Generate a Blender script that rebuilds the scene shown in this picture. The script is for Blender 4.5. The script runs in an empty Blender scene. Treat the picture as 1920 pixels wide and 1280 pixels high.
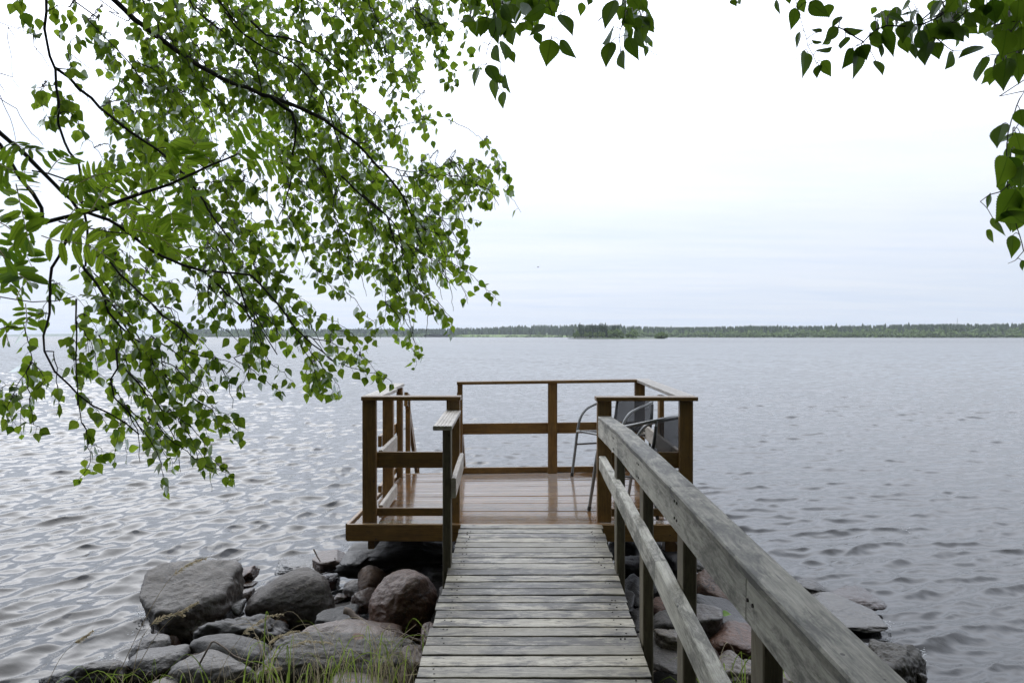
import bpy, math, random
import numpy as np
from mathutils import Vector, noise as mnoise

SC = bpy.context.scene
COL = SC.collection
RNG = np.random.default_rng(11)
random.seed(11)
R = math.radians

# ------------------------------------------------------------------ camera
F = 1500.0          # focal length for a 1920 px wide frame
ZC = 1.95           # eye height above the lake
PITCH = math.atan(10.0 / F)
cam_d = bpy.data.cameras.new('camera')
cam_d.sensor_width = 36.0
cam_d.lens = F / 1920 * 36.0
cam_d.clip_start = 0.05
cam_d.clip_end = 20000
cam = bpy.data.objects.new('camera', cam_d)
COL.objects.link(cam)
cam.location = (0, 0, ZC)
cam.rotation_euler = (math.pi / 2 - PITCH, 0, 0)
SC.camera = cam
CP, SP = math.cos(PITCH), math.sin(PITCH)


def P(px, py, Y):
    """World point on the upright plane at distance Y that the photograph shows at (px, py)."""
    u = (px - 960) / F
    v = (640 - py) / F
    k = Y / (CP + v * SP)
    return np.array([u * k, Y, ZC + (-SP + v * CP) * k])


def proj(p):
    p = np.asarray(p, float)
    d = p - np.array([0, 0, ZC])
    f = d[..., 1] * CP - d[..., 2] * SP
    up = d[..., 1] * SP + d[..., 2] * CP
    return 960 + F * d[..., 0] / f, 640 - F * up / f


# ------------------------------------------------------------------ mesh builder
class MB:
    def __init__(s):
        s.v, s.f, s.uv, s.rnd, s.tone, s.n = [], [], [], [], [], 0

    def add(s, verts, faces, uv=None, rnd=None, tone=0.5):
        """faces: list of (m,k) int arrays; uv: matching list of (m,k,2)."""
        verts = np.asarray(verts, float).reshape(-1, 3)
        for i, fa in enumerate(faces):
            fa = np.asarray(fa, int)
            s.f.append(fa + s.n)
            s.uv.append(np.zeros(fa.shape + (2,)) if uv is None else np.asarray(uv[i], float))
            r = (0.5, 0.5) if rnd is None else rnd
            s.rnd.append(np.broadcast_to(np.asarray(r, float), fa.shape + (2,)))
        t = np.asarray(tone, float)
        s.tone.append(np.broadcast_to(t, (len(verts),)) if t.ndim == 0 else t)
        s.v.append(verts)
        s.n += len(verts)

    def build(s, name, mat, parent=None, smooth=False, loc=None):
        V = np.concatenate(s.v) if s.v else np.zeros((0, 3))
        if loc is not None:
            V = V - np.asarray(loc, float)
        me = bpy.data.meshes.new(name)
        me.vertices.add(len(V))
        me.vertices.foreach_set('co', V.ravel())
        loops = np.concatenate([f.ravel() for f in s.f])
        tot = np.concatenate([np.full(len(f), f.shape[1]) for f in s.f])
        me.loops.add(len(loops))
        me.loops.foreach_set('vertex_index', loops)
        me.polygons.add(len(tot))
        st = np.concatenate([[0], np.cumsum(tot)[:-1]])
        me.polygons.foreach_set('loop_start', st)
        me.polygons.foreach_set('loop_total', tot)
        me.polygons.foreach_set('use_smooth', np.full(len(tot), smooth))
        u1 = me.uv_layers.new(name='UVMap')
        u1.data.foreach_set('uv', np.concatenate([u.reshape(-1, 2) for u in s.uv]).ravel())
        u2 = me.uv_layers.new(name='rnd')
        u2.data.foreach_set('uv', np.concatenate([u.reshape(-1, 2) for u in s.rnd]).ravel())
        at = me.attributes.new('tone', 'FLOAT', 'POINT')
        at.data.foreach_set('value', np.concatenate(s.tone))
        me.update(calc_edges=True)
        me.validate()
        if mat is not None:
            me.materials.append(mat)
        o = bpy.data.objects.new(name, me)
        COL.objects.link(o)
        if parent is not None:
            o.parent = parent
        elif loc is not None:
            o.location = loc
        return o


def tag(o, label=None, cat=None, group=None, kind=None):
    if label: o['label'] = label
    if cat: o['category'] = cat
    if group: o['group'] = group
    if kind: o['kind'] = kind
    return o


def empty(name, loc=(0, 0, 0), rz=0.0):
    o = bpy.data.objects.new(name, None)
    COL.objects.link(o)
    o.empty_display_size = 0.1
    o.location = loc
    o.rotation_euler = (0, 0, rz)
    return o


def unit(v):
    v = np.asarray(v, float)
    return v / max(np.linalg.norm(v), 1e-9)


# ------------------------------------------------------------------ boards (timber)
def board_profile(w, t, ch=0.004, grooves=0, gd=0.002, gw=0.006):
    """closed cross-section (x across the width, z up), top face may carry milled grooves."""
    a, b = w / 2, t / 2
    pts = [(-a + ch, -b), (a - ch, -b), (a, -b + ch), (a, b - ch), (a - ch, b)]
    if grooves:
        xs = np.linspace(a - ch, -a + ch, grooves + 2)[1:-1]
        for x in xs:
            pts += [(x + gw / 2, b), (x + gw / 4, b - gd), (x - gw / 4, b - gd), (x - gw / 2, b)]
    pts += [(-a + ch, b), (-a, b - ch), (-a, -b + ch)]
    return np.array(pts)


def board(mb, p0, p1, w, t, up=(0, 0, 1), ch=0.004, grooves=0, seg=1, wob=0.0, rnd=None, bow=0.0, gd=0.002, gw=0.006):
    """a sawn board from p0 to p1 (centre line), width w across, thickness t along up."""
    p0, p1 = np.asarray(p0, float), np.asarray(p1, float)
    ax = unit(p1 - p0)
    upv = np.asarray(up, float)
    side = unit(np.cross(ax, upv))
    upv = np.cross(side, ax)
    prof = board_profile(w, t, ch, grooves, gd, gw)
    n = len(prof)
    L = np.linalg.norm(p1 - p0)
    r = RNG.random(2) if rnd is None else np.asarray(rnd, float)
    off = RNG.random(2) * 40
    V = []
    for i in range(seg + 1):
        f = i / seg
        c = p0 + (p1 - p0) * f + upv * bow * 4 * f * (1 - f)
        j = RNG.normal(0, wob, 2) if wob else (0, 0)
        V.append(c + side * (prof[:, :1] + j[0]) + upv * (prof[:, 1:] + j[1]))
    V = np.concatenate(V)
    per = np.concatenate([[0], np.cumsum(np.linalg.norm(np.diff(np.vstack([prof, prof[:1]]), axis=0), axis=1))])
    quads, uv = [], []
    for i in range(seg):
        for k in range(n):
            k2 = (k + 1) % n
            quads.append([i * n + k, i * n + k2, (i + 1) * n + k2, (i + 1) * n + k])
            u0, u1 = L * i / seg + off[0], L * (i + 1) / seg + off[0]
            uv.append([(u0, per[k] + off[1]), (u0, per[k + 1] + off[1]), (u1, per[k + 1] + off[1]), (u1, per[k] + off[1])])
    caps = np.array([list(range(n))[::-1], [seg * n + k for k in range(n)]])
    cu = np.stack([(prof[::-1] * 1.0 + off), (prof + off)])
    mb.add(V, [np.array(quads), caps], [np.array(uv), cu], rnd=r)


def pbox(mb, x0, x1, y0, y1, Y, depth, **kw):
    """upright board whose front face fills the given photo rectangle at distance Y; runs along its longer side."""
    a, b = P(x0, y0, Y), P(x1, y1, Y)
    w, h = b[0] - a[0], a[2] - b[2]
    cx, cz = (a[0] + b[0]) / 2, (a[2] + b[2]) / 2
    if h > w:
        board(mb, (cx, Y + depth / 2, b[2]), (cx, Y + depth / 2, a[2]), w, depth, up=(0, -1, 0), **kw)
    else:
        board(mb, (a[0], Y + depth / 2, cz), (b[0], Y + depth / 2, cz), depth, h, up=(0, 0, 1), **kw)


# ------------------------------------------------------------------ tubes
def catmull(pts, step):
    pts = np.asarray(pts, float)
    if len(pts) < 3:
        n = max(2, int(np.linalg.norm(pts[-1] - pts[0]) / step) + 1)
        return pts[0] + (pts[-1] - pts[0]) * np.linspace(0, 1, n)[:, None]
    q = np.vstack([2 * pts[0] - pts[1], pts, 2 * pts[-1] - pts[-2]])
    out = []
    for i in range(1, len(q) - 2):
        p0, p1, p2, p3 = q[i - 1], q[i], q[i + 1], q[i + 2]
        n = max(1, int(np.linalg.norm(p2 - p1) / step))
        for t in np.linspace(0, 1, n, endpoint=False):
            out.append(0.5 * ((2 * p1) + (-p0 + p2) * t + (2 * p0 - 5 * p1 + 4 * p2 - p3) * t * t + (-p0 + 3 * p1 - 3 * p2 + p3) * t ** 3))
    out.append(q[-2])
    return np.array(out)


def tube(mb, pts, radii, sides=6, cap=True, tone=0.5, rough=0.0):
    pts = np.asarray(pts, float)
    n = len(pts)
    radii = np.broadcast_to(np.asarray(radii, float), (n,)) if np.ndim(radii) == 0 else np.asarray(radii, float)
    tan = np.gradient(pts, axis=0)
    tan /= np.maximum(np.linalg.norm(tan, axis=1, keepdims=True), 1e-9)
    ref = np.array([0, 0, 1.0]) if abs(tan[0][2]) < 0.9 else np.array([1.0, 0, 0])
    nrm = unit(np.cross(tan[0], ref))
    V = np.zeros((n, sides, 3))
    an = np.linspace(0, 2 * math.pi, sides, endpoint=False)
    for i in range(n):
        nrm = unit(nrm - tan[i] * np.dot(nrm, tan[i]))
        bi = np.cross(tan[i], nrm)
        rr = radii[i] * (1 + (RNG.normal(0, rough, sides) if rough else 0))
        V[i] = pts[i] + (np.cos(an)[:, None] * nrm + np.sin(an)[:, None] * bi) * np.reshape(rr, (-1, 1))
    L = np.concatenate([[0], np.cumsum(np.linalg.norm(np.diff(pts, axis=0), axis=1))])
    i, k = np.meshgrid(np.arange(n - 1), np.arange(sides), indexing='ij')
    k2 = (k + 1) % sides
    q = np.stack([i * sides + k, i * sides + k2, (i + 1) * sides + k2, (i + 1) * sides + k], -1).reshape(-1, 4)
    c = 2 * math.pi * radii.mean()
    uv = np.stack([np.stack([L[i], k / sides * c], -1), np.stack([L[i], (k + 1) / sides * c], -1),
                   np.stack([L[i + 1], (k + 1) / sides * c], -1), np.stack([L[i + 1], k / sides * c], -1)], 2).reshape(-1, 4, 2)
    fs, us = [q], [uv]
    if cap:
        fs.append(np.array([list(range(sides))[::-1], [(n - 1) * sides + a for a in range(sides)]]))
        us.append(np.zeros((2, sides, 2)))
    mb.add(V.reshape(-1, 3), fs, us, tone=tone)


# ------------------------------------------------------------------ node helpers
class NT:
    def __init__(s, name):
        s.m = bpy.data.materials.new(name)
        s.m.use_nodes = True
        s.t = s.m.node_tree
        s.t.nodes.clear()
        s.out = s.t.nodes.new('ShaderNodeOutputMaterial')

    def n(s, typ, **kw):
        nd = s.t.nodes.new(typ)
        for k, v in kw.items():
            if k.startswith('_'):
                setattr(nd, k[1:], v)
        for k, v in kw.items():
            if not k.startswith('_'):
                key = k.replace('__', ' ')
                tgt = nd.inputs[int(key[1:])] if key[0] == 'i' and key[1:].isdigit() else nd.inputs[key]
                if isinstance(v, bpy.types.NodeSocket):
                    s.t.links.new(v, tgt)
                else:
                    tgt.default_value = v
        return nd

    def link(s, a, b):
        s.t.links.new(a, b)

    def math(s, op, a, b=None, c=None, clamp=False):
        kw = {'i0': a}
        if b is not None: kw['i1'] = b
        if c is not None: kw['i2'] = c
        nd = s.n('ShaderNodeMath', _operation=op, _use_clamp=clamp, **kw)
        return nd.outputs[0]

    def mix(s, fac, a, b, blend='MIX'):
        nd = s.t.nodes.new('ShaderNodeMix')
        nd.data_type = 'RGBA'
        nd.blend_type = blend
        nd.clamp_factor = True
        for i, v in ((0, fac), (6, a), (7, b)):
            if isinstance(v, bpy.types.NodeSocket):
                s.t.links.new(v, nd.inputs[i])
            else:
                nd.inputs[i].default_value = v if i == 0 else (tuple(v) + (1,))[:4]
        return nd.outputs[2]

    def ramp(s, fac, stops, interp='LINEAR'):
        nd = s.t.nodes.new('ShaderNodeValToRGB')
        nd.color_ramp.interpolation = interp
        el = nd.color_ramp.elements
        while len(el) < len(stops):
            el.new(0.5)
        for e, (p, c) in zip(el, stops):
            e.position = p
            e.color = (tuple(c) + (1,))[:4] if np.ndim(c) else (c, c, c, 1)
        s.t.links.new(fac, nd.inputs[0])
        return nd.outputs[0]

    def noise(s, vec, scale, detail=4, rough=0.55, dist=0.0):
        nd = s.n('ShaderNodeTexNoise', Vector=vec, Scale=scale, Detail=detail, Roughness=rough, Distortion=dist)
        return nd.outputs[0]

    def mapping(s, vec, scale=(1, 1, 1), loc=(0, 0, 0), rot=(0, 0, 0)):
        return s.n('ShaderNodeMapping', Vector=vec, Scale=scale, Location=loc, Rotation=rot).outputs[0]

    def uv(s, name='UVMap'):
        return s.n('ShaderNodeUVMap', _uv_map=name).outputs[0]

    def bump(s, h, strength=0.3, dist=0.01, normal=None):
        kw = dict(Height=h, Strength=strength, Distance=dist)
        if normal is not None: kw['Normal'] = normal
        return s.n('ShaderNodeBump', **kw).outputs[0]

    def bsdf(s, **kw):
        nd = s.n('ShaderNodeBsdfPrincipled', **kw)
        s.link(nd.outputs[0], s.out.inputs[0])
        return nd
# ------------------------------------------------------------------ materials
def wood(name, light, dark, stain, stain_amt, rough, coat=0.0, knots=0.5, bump=0.35, wet=0.0, green=0.0):
    t = NT(name)
    uv = t.uv()
    rn = t.n('ShaderNodeSeparateXYZ', Vector=t.uv('rnd'))
    r1, r2 = rn.outputs[0], rn.outputs[1]
    warp = t.noise(t.mapping(uv, (2.5, 6, 1)), 1.0, 3)
    # knots: sparse cells; the grain bends round them
    vo = t.n('ShaderNodeTexVoronoi', Vector=t.mapping(uv, (1.9, 8.0, 1)), Scale=1.0, Randomness=1.0)
    kd = vo.outputs['Distance']
    kr = t.n('ShaderNodeSeparateColor', Color=vo.outputs['Color']).outputs[0]
    ks = t.math('LESS_THAN', kr, knots)
    kn = t.math('MULTIPLY', ks, t.math('SUBTRACT', 1.0, t.math('DIVIDE', kd, 0.13), clamp=True))
    kh = t.math('MULTIPLY', ks, t.math('SUBTRACT', 1.0, t.math('DIVIDE', kd, 0.42), clamp=True))
    wy = t.math('ADD', t.math('MULTIPLY', warp, 0.03), t.math('MULTIPLY', kh, 0.035))
    wv = t.n('ShaderNodeVectorMath', _operation='ADD', i0=t.n('ShaderNodeCombineXYZ', X=0.0, Y=wy).outputs[0], i1=uv).outputs[0]
    g1 = t.noise(t.mapping(wv, (4.0, 95, 1)), 1.0, 6, 0.65)
    g2 = t.noise(t.mapping(wv, (22, 420, 1)), 1.0, 4, 0.7)
    g3 = t.noise(t.mapping(uv, (9, 11, 1), (2, 2, 0)), 1.0, 7, 0.7)
    grain = t.math('ADD', t.math('MULTIPLY', g1, 0.55), t.math('MULTIPLY', g2, 0.45))
    fac = t.math('ADD', t.math('MULTIPLY', t.math('SUBTRACT', grain, 0.5), 4.6), t.math('MULTIPLY', t.math('SUBTRACT', g3, 0.5), 1.5))
    col = t.mix(t.math('ADD', fac, 0.5, clamp=True), dark, light)
    lift = t.math('ADD', 0.60, t.math('MULTIPLY', r1, 0.75))
    col = t.mix(1.0, col, t.n('ShaderNodeCombineColor', Red=lift, Green=lift, Blue=lift).outputs[0], 'MULTIPLY')
    # blotches of grime, mould and algae, own shape per board, gathered in patches
    st = t.noise(t.mapping(wv, (7.0, 24, 1)), 1.0, 10, 0.78, 0.4)
    pm = t.noise(t.mapping(uv, (1.7, 4, 1), (11, 5, 0)), 1.0, 4, 0.55)
    sm = t.math('MULTIPLY', t.math('SUBTRACT', t.math('ADD', t.math('MULTIPLY', st, 0.55), t.math('MULTIPLY', pm, 0.45)), t.math('SUBTRACT', 0.512, t.math('MULTIPLY', r2, 0.08))), 12.0, clamp=True)
    col = t.mix(t.math('MULTIPLY', sm, stain_amt, clamp=True), col, stain)
    if green:
        gn = t.noise(t.mapping(uv, (1.1, 3, 1), (7, 3, 0)), 1.0, 5, 0.65)
        col = t.mix(t.math('MULTIPLY', t.math('SUBTRACT', gn, 0.5), green * 4, clamp=True), col, (0.13, 0.12, 0.055))
    pale = t.noise(t.mapping(wv, (6, 40, 1), (3, 9, 0)), 1.0, 6, 0.7)
    col = t.mix(t.math('MULTIPLY', t.math('SUBTRACT', pale, 0.58), 4.5, clamp=True), col, tuple(min(1, c * 1.45) for c in light))
    ring = t.math('MULTIPLY', t.math('SINE', t.math('MULTIPLY', kd, 160.0)), t.math('MULTIPLY', kh, 0.5))
    col = t.mix(t.math('ABSOLUTE', ring), col, tuple(c * 0.7 for c in dark))
    col = t.mix(t.math('MULTIPLY', kn, 1.3, clamp=True), col, tuple(c * 0.3 for c in dark))
    ck = t.noise(t.mapping(wv, (5.5, 120, 1), (5, 2, 0)), 1.0, 2, 0.5)
    cm = t.math('MULTIPLY', t.math('LESS_THAN', ck, 0.29), min(1, stain_amt * 1.2))
    col = t.mix(cm, col, tuple(c * 0.3 for c in dark))
    # nail heads and specks
    sp = t.n('ShaderNodeTexVoronoi', Vector=t.mapping(uv, (24, 34, 1)), Scale=1.0)
    sr = t.n('ShaderNodeSeparateColor', Color=sp.outputs['Color']).outputs[1]
    sk = t.math('MULTIPLY', t.math('LESS_THAN', sr, 0.06), t.math('LESS_THAN', sp.outputs['Distance'], 0.15))
    col = t.mix(t.math('MULTIPLY', sk, 0.85), col, (0.02, 0.018, 0.015))
    rr = t.math('ADD', rough, t.math('MULTIPLY', t.math('SUBTRACT', st, 0.5), 0.5))
    if wet:
        wn = t.noise(t.mapping(uv, (1.4, 6, 1), (1, 4, 0)), 1.0, 3)
        rr = t.math('SUBTRACT', rr, t.math('MULTIPLY', wn, wet), clamp=True)
    h = t.math('SUBTRACT', grain, t.math('ADD', t.math('MULTIPLY', sk, 0.5), t.math('MULTIPLY', cm, 0.8)))
    b = t.bsdf(Base__Color=col, Roughness=rr, Specular__IOR__Level=0.5 + 0.4 * coat, Normal=t.bump(h, bump, 0.004), Coat__Weight=coat, Coat__Roughness=0.07, Coat__IOR=1.75)
    return t.m


M = {}
M['plank'] = wood('weathered_plank', (0.325, 0.298, 0.228), (0.13, 0.113, 0.08), (0.028, 0.025, 0.021), 0.95, 0.6, knots=0.4, bump=0.3, wet=0.3, green=0.3)
M['rail_grey'] = wood('weathered_rail', (0.28, 0.268, 0.225), (0.12, 0.114, 0.095), (0.06, 0.06, 0.056), 0.9, 0.7, knots=0.4, bump=0.35)
M['rail_sidelit'] = wood('sidelit_weathered_rail', (0.43, 0.415, 0.36), (0.22, 0.21, 0.18), (0.07, 0.068, 0.06), 0.75, 0.7, knots=0.4, bump=0.35)  # same weathered boards, paler: light from the left painted into the colour
M['post_grey'] = wood('treated_post', (0.16, 0.138, 0.088), (0.085, 0.07, 0.042), (0.04, 0.035, 0.025), 0.4, 0.7, knots=0.2, bump=0.4)
M['brown'] = wood('oiled_pine', (0.26, 0.143, 0.036), (0.135, 0.070, 0.017), (0.05, 0.028, 0.014), 0.3, 0.42, coat=0.15, knots=0.25, bump=0.15)
M['deck'] = wood('oiled_decking', (0.25, 0.122, 0.030), (0.14, 0.063, 0.016), (0.04, 0.022, 0.012), 0.4, 0.18, coat=1.0, knots=0.15, bump=0.16, wet=0.1)
M['cap'] = wood('weathered_cap', (0.44, 0.40, 0.35), (0.25, 0.22, 0.18), (0.10, 0.08, 0.06), 0.4, 0.5, coat=0.1, knots=0.2, bump=0.3)


def mat_rock():
    t = NT('boulder_stone')
    oi = t.n('ShaderNodeObjectInfo')
    tc = t.n('ShaderNodeTexCoord').outputs['Object']
    off = t.n('ShaderNodeVectorMath', _operation='MULTIPLY_ADD', i0=oi.outputs['Random'], i1=(30, 17, 23), i2=tc).outputs[0]
    n1 = t.noise(off, 3.0, 6, 0.62)
    n2 = t.noise(off, 90, 3, 0.7)
    n3 = t.noise(off, 14, 5, 0.65)
    k = t.math('ADD', 0.45, t.math('MULTIPLY', n1, 1.1))
    k = t.math('MULTIPLY', k, t.math('ADD', 0.2, t.math('MULTIPLY', n2, 1.6)))
    col = t.mix(1.0, oi.outputs['Color'], t.n('ShaderNodeCombineColor', Red=k, Green=k, Blue=k).outputs[0], 'MULTIPLY')
    up = t.n('ShaderNodeVectorMath', _operation='SCALE', i0=col, Scale=2.1).outputs[0]
    col = t.mix(t.math('MULTIPLY', t.math('SUBTRACT', n3, 0.56), 5, clamp=True), col, up)
    dn = t.n('ShaderNodeVectorMath', _operation='SCALE', i0=col, Scale=0.4).outputs[0]
    n4 = t.noise(off, 30, 5, 0.7)
    col = t.mix(t.math('MULTIPLY', t.math('SUBTRACT', n4, 0.55), 6, clamp=True), col, dn)
    # lichen: alpha of the object colour says how much
    ln = t.noise(off, 6.0, 5, 0.7, 0.4)
    lm = t.math('MULTIPLY', t.math('MULTIPLY', t.math('SUBTRACT', ln, 0.60), 9, clamp=True), oi.outputs['Alpha'])
    col = t.mix(t.math('MULTIPLY', lm, 0.7), col, (0.095, 0.095, 0.08))
    vo = t.n('ShaderNodeTexVoronoi', Vector=off, Scale=9.0)
    vr = t.n('ShaderNodeSeparateColor', Color=vo.outputs['Color']).outputs[0]
    om = t.math('MULTIPLY', t.math('MULTIPLY', t.math('LESS_THAN', vr, 0.07), t.math('LESS_THAN', t.math('ADD', vo.outputs['Distance'], t.math('MULTIPLY', n3, 0.25)), 0.42)), oi.outputs['Alpha'])
    col = t.mix(t.math('MULTIPLY', om, 0.8), col, (0.12, 0.045, 0.012))
    # wet near the waterline
    z = t.n('ShaderNodeSeparateXYZ', Vector=t.n('ShaderNodeNewGeometry').outputs['Position']).outputs[2]
    wet = t.math('SUBTRACT', 1.0, t.math('DIVIDE', t.math('ADD', z, t.math('MULTIPLY', t.math('SUBTRACT', n1, 0.5), 0.3)), 0.30), clamp=True)
    col = t.mix(t.math('MULTIPLY', wet, 0.40), col, (0.012, 0.011, 0.010))
    rg = t.math('SUBTRACT', t.math('SUBTRACT', 0.76, t.math('MULTIPLY', oi.outputs['Random'], 0.26)), t.math('ADD', t.math('MULTIPLY', wet, 0.50), t.math('MULTIPLY', n1, 0.2)), clamp=True)
    h = t.math('ADD', t.math('MULTIPLY', n2, 0.25), t.math('ADD', t.math('MULTIPLY', n3, 0.7), n1))
    cr = t.n('ShaderNodeTexVoronoi', _feature='DISTANCE_TO_EDGE', Vector=t.n('ShaderNodeVectorMath', _operation='MULTIPLY_ADD', i0=t.n('ShaderNodeCombineXYZ', X=n3, Y=n1, Z=n3).outputs[0], i1=(.25, .25, .25), i2=off).outputs[0], Scale=3.2)
    ce = t.math('MULTIPLY', t.math('LESS_THAN', cr.outputs[0], 0.012), t.math('GREATER_THAN', n1, 0.5))
    col = t.mix(t.math('MULTIPLY', ce, 0.7), col, (0.015, 0.013, 0.012))
    h = t.math('SUBTRACT', h, t.math('MULTIPLY', ce, 0.8))
    t.bsdf(Base__Color=col, Roughness=rg, Specular__IOR__Level=0.55, Normal=t.bump(h, 0.9, 0.02))
    return t.m


M['rock'] = mat_rock()


def mat_leaf(name, c_dark, c_light, t_dark, t_light, gloss=0.35):
    t = NT(name)
    a = t.n('ShaderNodeAttribute', _attribute_name='tone').outputs['Fac']
    uv = t.uv()
    vn = t.noise(t.mapping(uv, (3, 3, 1)), 2.0, 3)
    ux = t.n('ShaderNodeSeparateXYZ', Vector=uv)
    vein = t.math('LESS_THAN', t.math('ABSOLUTE', ux.outputs[0]), 0.022)
    f = t.math('ADD', a, t.math('MULTIPLY', t.math('SUBTRACT', vn, 0.5), 0.3), clamp=True)
    cd = t.mix(f, c_dark, c_light)
    ct = t.mix(f, t_dark, t_light)
    ct = t.mix(t.math('MULTIPLY', vein, 0.5), ct, tuple(c * 0.6 for c in t_dark))
    d = t.n('ShaderNodeBsdfDiffuse', Color=cd)
    tr = t.n('ShaderNodeBsdfTranslucent', Color=ct)
    add = t.n('ShaderNodeAddShader')
    t.link(d.outputs[0], add.inputs[0]); t.link(tr.outputs[0], add.inputs[1])
    g = t.n('ShaderNodeBsdfGlossy', Roughness=gloss, Color=(0.8, 0.85, 0.85, 1))
    fr = t.n('ShaderNodeFresnel', IOR=1.38)
    mx = t.n('ShaderNodeMixShader')
    t.link(t.math('MULTIPLY', fr.outputs[0], 0.5), mx.inputs[0]); t.link(add.outputs[0], mx.inputs[1]); t.link(g.outputs[0], mx.inputs[2])
    t.link(mx.outputs[0], t.out.inputs[0])
    return t.m


M['birch_leaf'] = mat_leaf('birch_leaf', (0.030, 0.060, 0.012), (0.070, 0.110, 0.020), (0.072, 0.140, 0.009), (0.26, 0.36, 0.028))
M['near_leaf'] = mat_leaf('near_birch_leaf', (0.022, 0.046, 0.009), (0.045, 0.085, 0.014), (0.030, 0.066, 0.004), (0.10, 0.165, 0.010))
M['rowan_leaf'] = mat_leaf('rowan_leaf', (0.034, 0.07, 0.014), (0.072, 0.125, 0.024), (0.08, 0.155, 0.010), (0.29, 0.41, 0.03), 0.4)
M['wood_leaf'] = mat_leaf('shore_foliage', (0.014, 0.028, 0.008), (0.028, 0.052, 0.012), (0.006, 0.014, 0.002), (0.015, 0.03, 0.004), 0.8)
M['fallen_leaf'] = mat_leaf('fallen_leaf', (0.16, 0.26, 0.07), (0.22, 0.33, 0.10), (0.05, 0.1, 0.01), (0.08, 0.15, 0.02), 0.4)


def mat_bark():
    t = NT('dark_bark')
    uv = t.uv()
    tc = t.n('ShaderNodeTexCoord').outputs['Object']
    n = t.noise(tc, 30, 5, 0.65)
    n2 = t.noise(t.mapping(uv, (60, 8, 1)), 1.0, 3)
    col = t.mix(n, (0.012, 0.010, 0.009), (0.06, 0.05, 0.042))
    t.bsdf(Base__Color=col, Roughness=0.75, Normal=t.bump(t.math('ADD', n, n2), 0.6, 0.006))
    return t.m


M['bark'] = mat_bark()


def mat_birch_trunk():
    t = NT('birch_bark')
    tc = t.n('ShaderNodeTexCoord').outputs['Object']
    n = t.noise(t.mapping(tc, (3, 3, 14)), 1.0, 5, 0.6)
    n2 = t.noise(tc, 2.0, 4)
    f = t.math('MULTIPLY', t.math('SUBTRACT', n, 0.52), 8, clamp=True)
    col = t.mix(f, (0.42, 0.40, 0.36), (0.03, 0.028, 0.025))
    col = t.mix(t.math('MULTIPLY', t.math('SUBTRACT', n2, 0.5), 4, clamp=True), col, (0.16, 0.13, 0.11))
    t.bsdf(Base__Color=col, Roughness=0.8, Normal=t.bump(n, 0.5, 0.02))
    return t.m


M['birch_trunk'] = mat_birch_trunk()


def simple(name, col, rough=0.5, metal=0.0, nscale=20, namt=0.25, bump=0.15):
    t = NT(name)
    tc = t.n('ShaderNodeTexCoord').outputs['Object']
    n = t.noise(tc, nscale, 4)
    c = t.mix(n, tuple(x * (1 - namt) for x in col), tuple(min(1, x * (1 + namt)) for x in col))
    t.bsdf(Base__Color=c, Roughness=rough, Metallic=metal, Normal=t.bump(n, bump, 0.004))
    return t.m


M['chair_metal'] = simple('grey_painted_tube', (0.20, 0.205, 0.205), 0.38, 0.35, 60, 0.12, 0.03)
M['chair_cap'] = simple('black_plastic', (0.02, 0.02, 0.02), 0.5)
M['chair_joint'] = simple('pale_plastic_joint', (0.5, 0.5, 0.48), 0.4)
M['twig'] = simple('dry_twig', (0.16, 0.125, 0.10), 0.8, 0, 40, 0.4, 0.4)
M['bird'] = simple('bird_plumage', (0.03, 0.03, 0.035), 0.7)
M['iron_dark'] = simple('rusty_screw', (0.035, 0.028, 0.024), 0.6, 0.4)
M['iron'] = simple('galvanised_lattice', (0.3, 0.3, 0.31), 0.5, 0.5)


def mat_textilene():
    t = NT('black_mesh_fabric')
    uv = t.uv()
    w = t.n('ShaderNodeTexChecker', Vector=uv, Scale=700.0)
    n = t.noise(t.mapping(uv, (300, 300, 1)), 1.0, 1)
    b = t.n('ShaderNodeBsdfPrincipled', Base__Color=(0.022, 0.023, 0.026, 1), Roughness=0.55)
    tr = t.n('ShaderNodeBsdfTransparent')
    mx = t.n('ShaderNodeMixShader')
    t.link(t.math('ADD', 0.54, t.math('MULTIPLY', n, 0.22)), mx.inputs[0])
    t.link(tr.outputs[0], mx.inputs[1]); t.link(b.outputs[0], mx.inputs[2])
    t.link(mx.outputs[0], t.out.inputs[0])
    return t.m


M['mesh'] = mat_textilene()


def mat_ground():
    t = NT('shore_soil')
    tc = t.n('ShaderNodeTexCoord').outputs['Object']
    n1 = t.noise(tc, 1.2, 6)
    n2 = t.noise(tc, 22, 5, 0.7)
    n3 = t.noise(tc, 90, 3, 0.7)
    col = t.mix(n2, (0.010, 0.008, 0.007), (0.045, 0.036, 0.028))
    col = t.mix(t.math('MULTIPLY', t.math('SUBTRACT', n1, 0.48), 5, clamp=True), col, (0.035, 0.045, 0.015))
    t.bsdf(Base__Color=col, Roughness=0.8, Normal=t.bump(t.math('ADD', n2, t.math('MULTIPLY', n3, 0.4)), 0.9, 0.03))
    return t.m


M['ground'] = mat_ground()


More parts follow.
